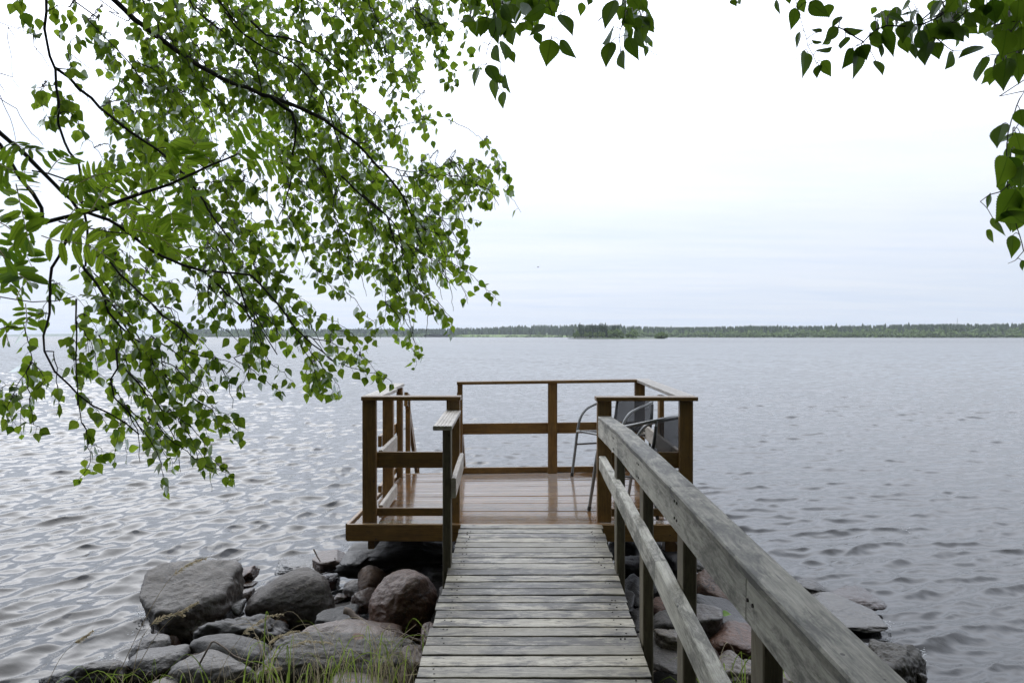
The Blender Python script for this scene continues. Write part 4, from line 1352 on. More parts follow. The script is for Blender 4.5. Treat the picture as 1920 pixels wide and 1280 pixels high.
def seedhead(mb, pts, w, n=60):
    q = catmull(np.array(pts), .008)
    L = len(q)
    for _ in range(n):
        f = RNG.random() ** .9
        i = min(int(f * (L - 1)), L - 2)
        d = unit(q[i + 1] - q[i])
        o = RNG.normal(0, 1, 3); o -= d * np.dot(o, d)
        o = unit(o)
        a = q[i]
        l = w * RNG.uniform(.6, 1.6) * (1 - .55 * f)
        e = a + (d * .8 + o * .55) * l + np.array([0, 0, -.15 * l])
        s = unit(np.cross(e - a, RNG.normal(0, 1, 3))) * .0011
        mb.add(np.array([a - s, a + s, e + s * .9, e - s * .9, (a + e) / 2 + s * 2.2, (a + e) / 2 - s * 2.2]), [np.array([[0, 1, 4, 5], [5, 4, 2, 3]])], tone=RNG.uniform(.4, 1))


gr, dr = MB(), MB()
# clumps: (photo column of the root, row, distance, number of green, number of dry, height, spread)
for (rx, ry, Yk, ng, nd, h, spd) in ((210, 1300, 3.95, 7, 5, .14, .09), (255, 1300, 3.9, 6, 4, .13, .08), (330, 1300, 3.85, 4, 5, .16, .1), (455, 1310, 3.8, 6, 8, .2, .12), (545, 1300, 3.8, 6, 18, .30, .14), (600, 1310, 3.75, 7, 18, .28, .16),
                                  (660, 1310, 3.7, 7, 18, .30, .16), (715, 1310, 3.7, 7, 18, .30, .12), (760, 1300, 3.7, 5, 16, .24, .10), (500, 1320, 3.7, 8, 10, .2, .14), (575, 1330, 3.65, 9, 16, .2, .2),
                                  (1352, 1300, 3.85, 12, 7, .20, .10), (1392, 1310, 3.8, 12, 9, .2, .12), (1262, 1310, 3.8, 8, 3, .1, .05), (1430, 1320, 3.7, 8, 6, .16, .1)):
    base = P(rx, ry, Yk)
    for k in range(ng + nd):
        b = base + np.array([RNG.normal(0, spd), RNG.normal(0, spd * .8), -.03])
        hh = h * RNG.uniform(.5, 1.3)
        az = RNG.uniform(0, 6.28)
        lean = RNG.uniform(.2, 1.1) * hh
        d = np.array([math.cos(az), math.sin(az) * .7, 0])
        droop = RNG.uniform(0, .7)
        pts = [b, b + d * lean * .25 + [0, 0, hh * .6], b + d * lean * .7 + [0, 0, hh], b + d * lean * 1.35 + [0, 0, hh * (1 - droop)]]
        if k < ng:
            blade(gr, pts, RNG.uniform(.004, .0085), RNG.random())
        else:
            blade(dr, pts, RNG.uniform(.0015, .004), RNG.random())
# traced blades and flowering stems
for pts, w in (([(455, 1290, 3.8), (464, 1236, 3.8), (482, 1206, 3.85), (506, 1186, 3.9), (518, 1196, 3.9), (530, 1212, 3.9)], .009), ([(458, 1262, 3.8), (470, 1212, 3.8), (482, 1203, 3.85), (500, 1209, 3.9), (525, 1228, 3.9), (545, 1245, 3.9)], .008),
               ([(620, 1285, 3.7), (640, 1232, 3.72), (662, 1192, 3.75), (680, 1190, 3.75), (700, 1216, 3.75), (720, 1240, 3.75)], .009), ([(632, 1258, 3.7), (655, 1200, 3.7), (668, 1189, 3.75)], .009), ([(536, 1290, 3.8), (545, 1240, 3.8), (560, 1212, 3.85)], .01),
               ([(625, 1290, 3.7), (660, 1240, 3.7), (690, 1222, 3.7), (720, 1232, 3.7), (745, 1258, 3.7)], .007), ([(676, 1290, 3.65), (682, 1235, 3.65), (694, 1240, 3.65), (700, 1270, 3.65)], .009), ([(684, 1285, 3.65), (695, 1235, 3.66), (708, 1228, 3.67), (716, 1250, 3.67)], .008),
               ([(735, 1285, 3.65), (750, 1245, 3.66), (772, 1232, 3.68)], .007), ([(222, 1290, 3.9), (235, 1270, 3.9), (250, 1262, 3.92), (275, 1280, 3.92)], .008), ([(200, 1262, 3.95), (240, 1264, 3.95), (262, 1252, 3.98), (282, 1285, 3.98)], .007)):
    blade(gr, [P(*a) for a in pts], w, RNG.uniform(.4, 1))
for stem, head in ((([(395, 1300, 3.8), (430, 1225, 3.9), (456, 1187, 3.95)]), ([(456, 1187, 3.95), (480, 1170, 3.98), (505, 1155, 4.0), (532, 1151, 4.02)])), (([(420, 1300, 3.8), (470, 1240, 3.85), (503, 1207, 3.9)]), ([(503, 1207, 3.9), (525, 1192, 3.92), (550, 1184, 3.95), (580, 1186, 3.95)])),
                   (([(440, 1310, 3.75), (500, 1240, 3.8), (548, 1210, 3.85)]), ([(548, 1210, 3.85), (575, 1202, 3.87), (600, 1203, 3.88), (625, 1206, 3.9)])), (([(242, 1300, 3.9), (262, 1205, 4.0), (284, 1170, 4.05)]), ([(284, 1170, 4.05), (305, 1156, 4.08), (330, 1150, 4.1), (348, 1154, 4.1)])),
                   (([(205, 1300, 3.9), (262, 1180, 4.0), (300, 1110, 4.1), (325, 1077, 4.15)]), ([(325, 1077, 4.15), (345, 1063, 4.18), (365, 1052, 4.2), (388, 1046, 4.2)])), (([(230, 1300, 3.9), (290, 1195, 4.0), (330, 1150, 4.05)]), ([(330, 1150, 4.05), (350, 1140, 4.07), (372, 1128, 4.1)])),
                   (([(80, 1300, 3.9), (112, 1235, 4.0), (140, 1204, 4.05)]), ([(140, 1204, 4.05), (156, 1195, 4.07), (175, 1181, 4.1)])), (([(370, 1310, 3.8), (450, 1268, 3.8), (490, 1256, 3.85)]), ([(490, 1256, 3.85), (510, 1254, 3.85), (528, 1252, 3.85)]))):
    q = catmull(np.array([P(*a) for a in stem]), .03)
    tube(dr, q, np.linspace(.0022, .0011, len(q)), 4, tone=.25)
    hd = [P(*a) for a in head]
    tube(dr, catmull(np.array(hd), .02), .001, 4, tone=.4)
    seedhead(dr, hd, .022 if stem[0][1] == 1300 or stem[0][1] == 1310 else .02, 110)
# pale tangled straw
for (x, y) in ((640, 1225), (590, 1235), (730, 1225), (755, 1225), (700, 1250)):
    for _ in range(9):
        a = P(x + RNG.normal(0, 8), y + 55, 3.75)
        b = P(x + RNG.normal(0, 10), y + RNG.normal(0, 6), 3.78)
        c = P(x + RNG.normal(25, 25), y + RNG.normal(12, 16), 3.8)
        blade(dr, [a, (a + b) / 2 + [0, 0, .01], b, c], RNG.uniform(.0015, .003), RNG.random())
for pts in ([(695, 1200, 3.9), (715, 1186, 3.92), (732, 1170, 3.95)], [(738, 1202, 3.85), (760, 1186, 3.87), (780, 1170, 3.9)], [(705, 1270, 3.75), (725, 1235, 3.78), (742, 1185, 3.8)], [(760, 1265, 3.8), (800, 1262, 3.7), (822, 1268, 3.6)]):
    q = catmull(np.array([P(*a) for a in pts]), .03)
    tube(dr, q, .0016, 4, tone=.8)
tag(gr.build('grass', M['grass']), 'fresh green grass blades among the rocks', 'grass', kind='stuff')
tag(dr.build('dry_grass', M['straw']), 'dry straw-coloured grass stems and seed heads among the rocks', 'grass', kind='stuff')
# ------------------------------------------------------------------ leaves
def leaf_template(rows, fold=0.10, curl=0.12):
    """rows: (y, half width); midrib along +y from 0 to 1, blade in x, normal +z"""
    V, uv = [(0, 0, 0)], [(0, 0)]
    for y, w in rows:
        z = -curl * y * y
        V += [(-w, y, z + fold * w), (0, y + 0.01, z), (w, y, z + fold * w)]
        uv += [(-w, y), (0, y), (w, y)]
    V.append((0, 1, -curl)); uv.append((0, 1))
    n = len(rows)
    T = [(0, 2, 1), (0, 3, 2)]
    Q = []
    for i in range(n - 1):
        a, b = 1 + 3 * i, 4 + 3 * i
        Q += [(a, a + 1, b + 1, b), (a + 1, a + 2, b + 2, b + 1)]
    l = 1 + 3 * (n - 1)
    e = len(V) - 1
    T += [(l, l + 1, e), (l + 1, l + 2, e)]
    return np.array(V), np.array(T), np.array(Q), np.array(uv)


BIRCH = leaf_template([(0.04, .14), (.14, .33), (.26, .42), (.38, .43), (.52, .36), (.66, .25), (.80, .135), (.91, .05)])


def _teeth(f, n, amp):
    out = []
    ys = np.linspace(.03, .97, n)
    for i, y in enumerate(ys):
        out.append((y, f(y) * (1 + (amp if i % 2 else -amp))))
    return out


_bw = lambda y: float(np.interp(y, [0, .04, .14, .26, .38, .52, .66, .80, .91, 1], [0.05, .16, .34, .42, .43, .365, .255, .14, .055, .01]))
BIRCH_NEAR = leaf_template(_teeth(_bw, 31, .045), .10, .10)
_rw = lambda y: float(np.interp(y, [0, .08, .25, .5, .75, .9, 1], [.02, .085, .135, .15, .12, .065, .01]))
ROWAN = leaf_template(_teeth(_rw, 13, .05), .25, .10)


def add_leaves(mb, tmpl, base, axis, normal, length, width, tone):
    base, axis, normal = np.asarray(base), np.asarray(axis), np.asarray(normal)
    a = axis / np.linalg.norm(axis, axis=1, keepdims=True)
    x = np.cross(a, normal)
    x /= np.maximum(np.linalg.norm(x, axis=1, keepdims=True), 1e-6)
    n = np.cross(x, a)
    V, T, Q, uv = tmpl
    L, W = np.asarray(length)[:, None, None], np.asarray(width)[:, None, None]
    P3 = base[:, None, :] + x[:, None, :] * V[None, :, :1] * W + a[:, None, :] * V[None, :, 1:2] * L + n[:, None, :] * V[None, :, 2:] * L
    m, k = len(base), len(V)
    o = (np.arange(m) * k)[:, None, None]
    Tq, Qq = (T[None] + o).reshape(-1, 3), (Q[None] + o).reshape(-1, 4)
    mb.add(P3.reshape(-1, 3), [Tq, Qq], [np.tile(uv[T], (m, 1, 1)), np.tile(uv[Q], (m, 1, 1))], tone=np.repeat(np.asarray(tone), k))


def rand_unit(n):
    v = RNG.normal(0, 1, (n, 3))
    return v / np.linalg.norm(v, axis=1, keepdims=True)


class Foliage:
    """collects leaves on petioles, then writes one crown mesh"""
    def __init__(s):
        s.b, s.a, s.n, s.l, s.w, s.t = [], [], [], [], [], []

    def leaf(s, base, axis, normal, l, w, t):
        s.b.append(base); s.a.append(axis); s.n.append(normal); s.l.append(l); s.w.append(w); s.t.append(t)

    def write(s, mb, tmpl):
        add_leaves(mb, tmpl, np.array(s.b), np.array(s.a), np.array(s.n), np.array(s.l), np.array(s.w), np.array(s.t))


# ------------------------------------------------------------------ the birch on the left
GRID = """112112456678864578887520
021342456568863568777310
001323467668876667754100
001225577677877744553100
012004577657888611200000
002004687636887653443000
000203677523787665530000
000104676543688776311242
000124565553568888757872
001223455565157788874341
011223345666325688886520
011234445777523658887620
001245554677534537887210
011356663468752314876120
012566764467864103766100
012577764236765203523000
123568876322553542120000
232367776542303542000000
331146776211203400000000
130156676431000000000000
010033364311000000000000
000131152320000000000000
000110030010000000000000"""
G = np.array([[int(c) for c in r] for r in GRID.split()], float)


def dens(px, py):
    x, y = px / 40 - .5, py / 40 - .5
    i, j = int(math.floor(y)), int(math.floor(x))
    fy, fx = y - i, x - j
    g = lambda a, b: G[min(max(a, 0), 22), b] if 0 <= b < 24 and a < 23 else (G[min(max(a, 0), 22), 0] if b < 0 and a < 23 else 0.0)
    return (g(i, j) * (1 - fx) + g(i, j + 1) * fx) * (1 - fy) + (g(i + 1, j) * (1 - fx) + g(i + 1, j + 1) * fx) * fy


# traced limbs: (photo points, distance at start, distance at end, width in px at start, at end)
LIMBS = [
    ([(213, 0), (234, 20), (270, 51), (301, 74), (344, 105), (375, 125), (414, 146), (461, 164), (508, 182), (562, 203), (609, 225)], 2.45, 3.0, 15, 7),
    ([(508, 182), (530, 200), (548, 211), (555, 235), (553, 265), (548, 290)], 2.85, 2.9, 8, 3),
    ([(609, 225), (653, 257), (680, 280), (707, 310), (747, 353), (770, 400), (790, 450)], 3.0, 3.2, 6, 2.5),
    ([(85, -20), (86, 0), (84, 51), (92, 105), (103, 129), (105, 164), (113, 191), (111, 230), (121, 266), (131, 285), (148, 305), (154, 345), (154, 385), (165, 450), (160, 500)], 2.2, 2.3, 8, 4),
    ([(103, 127), (129, 145), (148, 168), (172, 184), (187, 203), (219, 227), (242, 246), (273, 266), (289, 277), (330, 312), (370, 360), (400, 410), (440, 460)], 2.25, 2.6, 6, 3),
    ([(262, -10), (275, 16), (293, 35), (298, 58)], 2.4, 2.5, 5, 3),
    ([(350, -10), (363, 17), (390, 38), (414, 58), (441, 78), (464, 97), (480, 125), (490, 165), (489, 175)], 2.7, 2.9, 6, 2.5),
    ([(400, -10), (422, 23), (441, 51), (473, 74), (500, 94), (540, 112), (575, 140), (610, 187), (625, 235), (640, 280)], 2.75, 3.1, 6, 2.5),
    ([(470, 40), (500, 65), (530, 70), (560, 78), (597, 100), (640, 135), (660, 160)], 2.85, 3.1, 4, 2),
    ([(-70, 205), (0, 250), (47, 289), (78, 320), (117, 359), (148, 390), (178, 403), (205, 412), (245, 440), (285, 470), (321, 486), (344, 496), (380, 507), (420, 511), (471, 516)], 2.3, 2.6, 16, 4),
    ([(380, 507), (412, 537), (439, 565), (455, 575)], 2.5, 2.55, 5, 3),
    ([(431, 513), (447, 535), (458, 565), (463, 589), (487, 616), (505, 640), (520, 665)], 2.55, 2.6, 4, 2),
    ([(471, 516), (500, 545), (527, 578), (554, 616), (586, 644), (618, 672), (635, 686)], 2.6, 2.75, 4.5, 2.2),
    ([(148, 392), (140, 420), (125, 450), (110, 480), (97, 501), (95, 529), (93, 589), (81, 628), (85, 660), (103, 695), (131, 723), (146, 739), (174, 759), (206, 775), (238, 794), (261, 814)], 2.25, 2.35, 6, 2.6),
    ([(150, 490), (162, 508), (180, 530), (194, 553), (202, 585), (222, 610), (245, 632), (280, 650)], 2.3, 2.4, 6, 2.5),
    ([(194, 553), (215, 580), (250, 615), (266, 640), (300, 655)], 2.32, 2.45, 4, 2),
    ([(143, 560), (143, 620), (144, 672), (146, 723), (145, 760)], 2.3, 2.3, 3.5, 2),
    ([(218, 655), (222, 690), (207, 712), (214, 745), (235, 765), (255, 785), (270, 815)], 2.35, 2.4, 4, 2),
    ([(236, 693), (262, 720), (277, 745), (286, 775)], 2.4, 2.4, 3.5, 1.8),
    ([(206, 490), (222, 510), (250, 535), (290, 575), (330, 610), (372, 650)], 2.35, 2.5, 4, 2),
    ([(640, 330), (665, 355), (690, 378), (720, 400), (745, 430), (755, 480)], 3.0, 3.1, 4, 2),
    ([(680, 365), (705, 385), (725, 405), (735, 440), (745, 470)], 3.05, 3.1, 4, 2),
    ([(547, 330), (540, 365), (523, 405)], 2.85, 2.85, 3, 1.8),
    ([(690, -10), (693, 13), (710, 43), (718, 80), (725, 110)], 2.9, 3.0, 3.5, 1.8),
    ([(770, -10), (775, 15), (790, 35), (800, 50)], 3.0, 3.0, 3, 1.6),
    ([(610, -10), (640, 20), (665, 60), (690, 90)], 2.85, 3.0, 3.5, 1.8),
    ([(175, -10), (205, 20), (240, 40)], 2.4, 2.5, 3, 1.8),
    ([(137, 0), (165, 35), (190, 65), (230, 105), (265, 150), (300, 190)], 2.4, 2.7, 3.5, 2),
    ([(480, 590), (490, 610), (505, 635)], 2.6, 2.6, 2.5, 1.5),
]
# traced leafy shoots whose tips make the outline
SHOOTS = [
    [(668, 195), (700, 218), (720, 226), (733, 230)], [(690, 265), (710, 250), (740, 240), (780, 228), (825, 218), (841, 225)], [(727, 312), (780, 323), (830, 312), (857, 305), (900, 310), (945, 325)],
    [(747, 330), (800, 331), (860, 330), (890, 345), (915, 375)], [(770, 370), (800, 378), (830, 380), (878, 378)], [(790, 405), (820, 408), (850, 410), (893, 413)], [(770, 400), (800, 430), (850, 450), (872, 475)],
    [(770, 460), (800, 482), (840, 492), (870, 505), (900, 530), (930, 562)], [(730, 430), (755, 490), (775, 540), (810, 565), (835, 590), (846, 618)], [(690, 400), (715, 470), (722, 540), (722, 600), (706, 620), (692, 642)],
    [(735, 480), (755, 550), (768, 600), (778, 640), (786, 660)], [(523, 385), (545, 410), (560, 450), (575, 490), (595, 508), (640, 516)], [(625, 380), (635, 440), (638, 500), (650, 548)], [(650, 10), (690, 50), (712, 90), (745, 125), (778, 160)],
    [(770, 20), (800, 60), (815, 95), (825, 120), (838, 145), (852, 152)], [(825, 45), (850, 62), (868, 85), (880, 115), (892, 126)], [(695, 118), (706, 140), (722, 165), (735, 185), (742, 208)], [(860, 0), (865, 10), (870, 5)],
    [(580, 630), (600, 650), (618, 672), (649, 686), (681, 695), (713, 703), (732, 713)], [(615, 640), (635, 650), (655, 655), (675, 668)], [(580, 655), (600, 680), (615, 700), (635, 722)], [(560, 640), (585, 680), (595, 715), (600, 730)],
    [(470, 640), (466, 680), (462, 705), (453, 722)], [(440, 672), (475, 695), (500, 715), (523, 731)], [(480, 620), (500, 670), (520, 690), (545, 712)], [(340, 655), (372, 666), (396, 670), (430, 678), (452, 692)],
    [(310, 705), (345, 725), (370, 752), (400, 780), (430, 788), (451, 812)], [(245, 703), (277, 731), (305, 767), (336, 786), (356, 798), (376, 822), (396, 858), (425, 882)], [(290, 790), (315, 820), (345, 840), (380, 870), (405, 878), (432, 889)],
    [(255, 790), (275, 815), (290, 840), (302, 870), (310, 912)], [(146, 740), (152, 780), (160, 806), (166, 830), (168, 866), (155, 890)], [(160, 800), (175, 830), (190, 840)], [(47, 600), (55, 650), (59, 680), (40, 710), (28, 735), (14, 765), (24, 790)],
    [(50, 690), (53, 720), (57, 760), (65, 795), (74, 800)], [(100, 660), (108, 700), (105, 740), (110, 755)], [(60, 680), (85, 710), (72, 728)], [(390, 560), (400, 590), (410, 612)], [(360, 510), (370, 545), (372, 580), (382, 600)],
    [(460, 340), (480, 360), (500, 385)], [(560, 20), (590, 60), (610, 80), (640, 110)], [(870, 345), (885, 350), (905, 375)], [(330, 690), (360, 720), (385, 735), (400, 770)], [(455, 570), (470, 600), (480, 640), (475, 660)], [(30, 5), (45, 20), (58, 36)], [(90, 20), (110, 10), (128, 12)],
    [(104, 160), (85, 160), (70, 165)], [(110, 195), (125, 190), (138, 195)], [(110, 215), (125, 208), (135, 215)], [(108, 215), (95, 222), (86, 218)], [(130, 130), (128, 100), (133, 75), (150, 70)],
]


def build_left_birch():
    tr = empty('birch_tree', (-2.55, 1.35, 0.1))
    tag(tr, 'overhanging birch with drooping leafy branches filling the upper left', 'tree')
    base = np.array(tr.location)
    nodes_px, nodes = [], []

    mbt = MB()
    tp = catmull(np.array([(-2.55, 1.35, 0.05), (-2.5, 1.4, 1.2), (-2.55, 1.35, 2.6), (-2.45, 1.3, 4.2), (-2.5, 1.2, 6.0), (-2.4, 1.3, 8.2), (-2.3, 1.3, 9.6)]), .15)
    tube(mbt, tp, np.interp(np.linspace(0, 1, len(tp)), [0, .03, .2, 1], [.19, .15, .125, .02]), 14, rough=.03)
    mbt.build('trunk', M['birch_trunk'], tr, smooth=True, loc=base)

    attach = {0: (-2.47, 1.33, 3.7), 3: (-2.5, 1.36, 3.1), 5: (-2.46, 1.31, 4.0), 6: (-2.45, 1.3, 4.3), 7: (-2.46, 1.28, 4.5), 9: (-2.52, 1.36, 2.9), 23: (-2.47, 1.25, 5.1), 24: (-2.48, 1.22, 5.4), 25: (-2.47, 1.26, 4.8), 26: (-2.5, 1.3, 3.5), 27: (-2.5, 1.35, 3.3)}
    for li, (pp, ya, yb, wa, wb) in enumerate(LIMBS):
        s = np.concatenate([[0], np.cumsum(np.hypot(*np.diff(np.array(pp, float), axis=0).T))])
        Ys = ya + (yb - ya) * s / s[-1]
        pts = np.array([P(x, y, Y) for (x, y), Y in zip(pp, Ys)])
        n0 = 0
        if li in attach:
            a = np.array(attach[li])
            mid = (a + pts[0]) / 2 + np.array([0, 0, .12])
            pts = np.vstack([a, mid, pts])
        q = catmull(pts, .03)
        q[1:-1] += RNG.normal(0, .0016, (len(q) - 2, 3))
        f = np.linspace(0, 1, len(q))
        rr = (wa + (wb - wa) * f) / 2 * np.interp(f, [0, 1], [ya, yb]) / F
        if li in attach:
            rr = rr * np.interp(f, [0, .3], [1.5, 1.0])
        mb = MB()
        tube(mb, q, rr, 8 if wa > 5 else 6, rough=.06)
        mb.build('branch', M['bark'], tr, smooth=True, loc=base)
        x, y = proj(q)
        for a_, b_, c_ in zip(x, y, q):
            if -60 < a_ < 1000 and -40 < b_ < 960:
                nodes_px.append((a_, b_)); nodes.append(c_)
    NP, NN = list(nodes_px), list(nodes)
    tw, fo = MB(), Foliage()

    def nearest(px, py):
        A = np.array(NP)
        dx, dy = px - A[:, 0], py - A[:, 1]
        c = np.hypot(dx, dy) + np.where(dy < 0, -dy * 2.2, 0) + np.where(dx < -10, -dx * 0.8, 0)
        i = int(np.argmin(c))
        return i, c[i]

    def put_leaf(p, side, outdir, size=1.0, check=True):
        l = RNG.normal(.0345, .0065) * size
        l = min(max(l, .016), .050)
        pet = .011 + RNG.random() * .010
        d = unit(np.array(outdir) * .7 + RNG.normal(0, .45, 3) + np.array([0, 0, -.45]))
        b = p + d * pet
        ax = unit(d * .45 + np.array([0, 0, -.85]) + RNG.normal(0, .42, 3))
        c = b + ax * l * .5
        px, py = proj(c)
        if check and RNG.random() > min(1, dens(px, py) / 1.6):
            return
        nr = unit(np.cross(ax, RNG.normal(0, 1, 3)) + np.array([0, -.25, .25]))
        tube(tw, np.array([p, (p + b) / 2 + [0, 0, .002], b]), .0006, 3, cap=False, tone=.9)
        fo.leaf(b, ax, nr, l, l * RNG.uniform(.88, 1.04), np.clip(RNG.normal(.5, .24), 0, 1))

    def twig(pts, r0, r1, leaf_from=.0, every=.020, check=True, size=1.0):
        q = catmull(np.array(pts), .014)
        q[1:-1] += RNG.normal(0, .0018, (len(q) - 2, 3))
        tube(tw, q, np.linspace(r0, r1, len(q)), 5, cap=False)
        L = np.concatenate([[0], np.cumsum(np.linalg.norm(np.diff(q, axis=0), axis=1))])
        t = L[-1] * leaf_from
        k = 0
        while t < L[-1]:
            i = min(np.searchsorted(L, t), len(q) - 2)
            tg = unit(q[i + 1] - q[max(i - 1, 0)])
            sd = unit(np.cross(tg, [RNG.normal(0, .3), 1, RNG.normal(0, .3)])) * (1 if k % 2 else -1)
            put_leaf(q[i], k, sd, size, check)
            k += 1
            t += every * RNG.uniform(.7, 1.3)
        for _ in range(2):
            put_leaf(q[-1], 0, unit(q[-1] - q[-3]), size * .85, check)
        x, y = proj(q)
        for a_, b_, c_ in zip(x[::2], y[::2], q[::2]):
            NP.append((a_, b_)); NN.append(c_)
        return q

    # traced outline shoots
    for sh in SHOOTS:
        i, _ = nearest(*sh[0])
        a = NN[i]
        Y0 = a[1]
        n = len(sh)
        dY = RNG.uniform(-.12, .2)
        pts = [a] + [P(x, y, Y0 + dY * (k + 1) / n) for k, (x, y) in enumerate(sh)]
        twig(pts, .0019, .0008, .25, .0185, check=False, size=.95)
    # sprays fill the crown, nearest to the limbs first, each hung on the closest wood above it
    want = []
    for r in range(23):
        for c in range(24):
            g = G[r, c] / 10
            if g <= 0: continue
            N = -math.log(1 - min(g, .90)) * (12.5 if r < 13 else 9.5) / 6.0
            n = int(N) + (RNG.random() < N - int(N))
            for _ in range(n):
                want.append((c * 40 + RNG.uniform(0, 40), r * 40 + RNG.uniform(0, 40)))
    A0 = np.array(NP)
    want.sort(key=lambda w: np.hypot(w[0] - A0[:, 0], w[1] - A0[:, 1]).min())
    # a finer, farther layer of sprays in the upper crown
    deep = []
    for r in range(14):
        for c in range(4, 23):
            g = G[r, c] / 10
            if g < .35: continue
            N = g * 1.9
            deep += [(c * 40 + RNG.uniform(0, 40), r * 40 + RNG.uniform(0, 40), 1) for _ in range(int(N) + (RNG.random() < N - int(N)))]
    for w_ in [(a_, b_, 0) for a_, b_ in want] + deep:
        px, py, far_ = w_
        bx, by = px - RNG.uniform(0, 12), py - RNG.uniform(16, 34)
        i, cst = nearest(bx, by)
        a = NN[i]
        Y = np.clip(a[1] + (RNG.uniform(.5, 1.3) if far_ else RNG.normal(.20, .12)), 2.0, 4.8)
        b = P(bx, by, Y)
        ang = R(RNG.normal(62, 17))
        ln = RNG.uniform(.055, .12)
        if bx < 130 and by > 560:
            ang = R(RNG.normal(95, 15))
        e = b + np.array([math.cos(ang) * ln, RNG.normal(0, .02), -math.sin(ang) * ln])
        d = b - a
        m = a + d * .5 + np.array([.10 * abs(d[2]), 0, .04 * np.linalg.norm(d)])
        L = np.linalg.norm(d)
        twig([a, m, b, (b + e) / 2 + [.004, 0, .006], e], .0012 + min(L, .3) * .002, .0007, leaf_from=max(0, 1 - (ln + min(L * .45, .08)) / (ln + L)), every=.0185)
    # leafless hair-fine twigs hanging through the crown
    for k in range(480):
        i = int(RNG.integers(len(NN)))
        x, y = NP[i]
        if dens(x, y + 25) < 4: continue
        a = NN[i]
        ang = R(RNG.normal(64, 14)); ln = RNG.uniform(.08, .24)
        e = a + np.array([math.cos(ang) * ln, RNG.normal(0, .03), -math.sin(ang) * ln])
        q = catmull(np.array([a, (a + e) / 2 + [.012, 0, .012], e]), .02)
        q[1:-1] += RNG.normal(0, .0025, (len(q) - 2, 3))
        tube(tw, q, np.linspace(.0021, .0008, len(q)), 4, cap=False)
    print('left birch leaves', len(fo.b), 'sprays', len(want))
    o = tw.build('twigs', M['bark'], tr, loc=base)
    tag(o, kind='stuff')
    mb = MB(); fo.write(mb, BIRCH)
    # the rest of the crown above the frame
    up = Foliage()
    while len(up.b) < 13000:
        p = np.array([RNG.normal(-1.6, 1.6), RNG.normal(1.9, 1.7), RNG.normal(5.7, 1.4)])
        if p[2] < 3.2: continue
        f = (p[1] * CP)
        if p[1] > .2:
            x, y = proj(p)
            if -250 < x < 2200 and y > -260: continue
        ax = unit(RNG.normal(0, .5, 3) + [0, 0, -.8])
        l = RNG.uniform(.08, .13)
        up.leaf(p, ax, RNG.normal(0, 1, 3), l, l, np.clip(RNG.normal(.45, .2), 0, 1))
    up.write(mb, BIRCH)
    o = mb.build('crown', M['birch_leaf'], tr, loc=base)
    tag(o, kind='stuff')
    for _ in range(16):
        a = tp[int(len(tp) * RNG.uniform(.5, .97))]
        e = a + np.array([RNG.normal(.6, 1.1), RNG.normal(-.1, 1.1), RNG.uniform(.2, 1.0)])
        if e[1] > .2 and -200 < proj(e)[0] < 2100 and proj(e)[1] > -200: continue
        m2 = MB()
        q = catmull(np.array([a, (a + e) / 2 + [0, 0, .15], e]), .12)
        tube(m2, q, np.linspace(.03, .006, len(q)), 6)
        m2.build('branch', M['bark'], tr, smooth=True, loc=base)


build_left_birch()


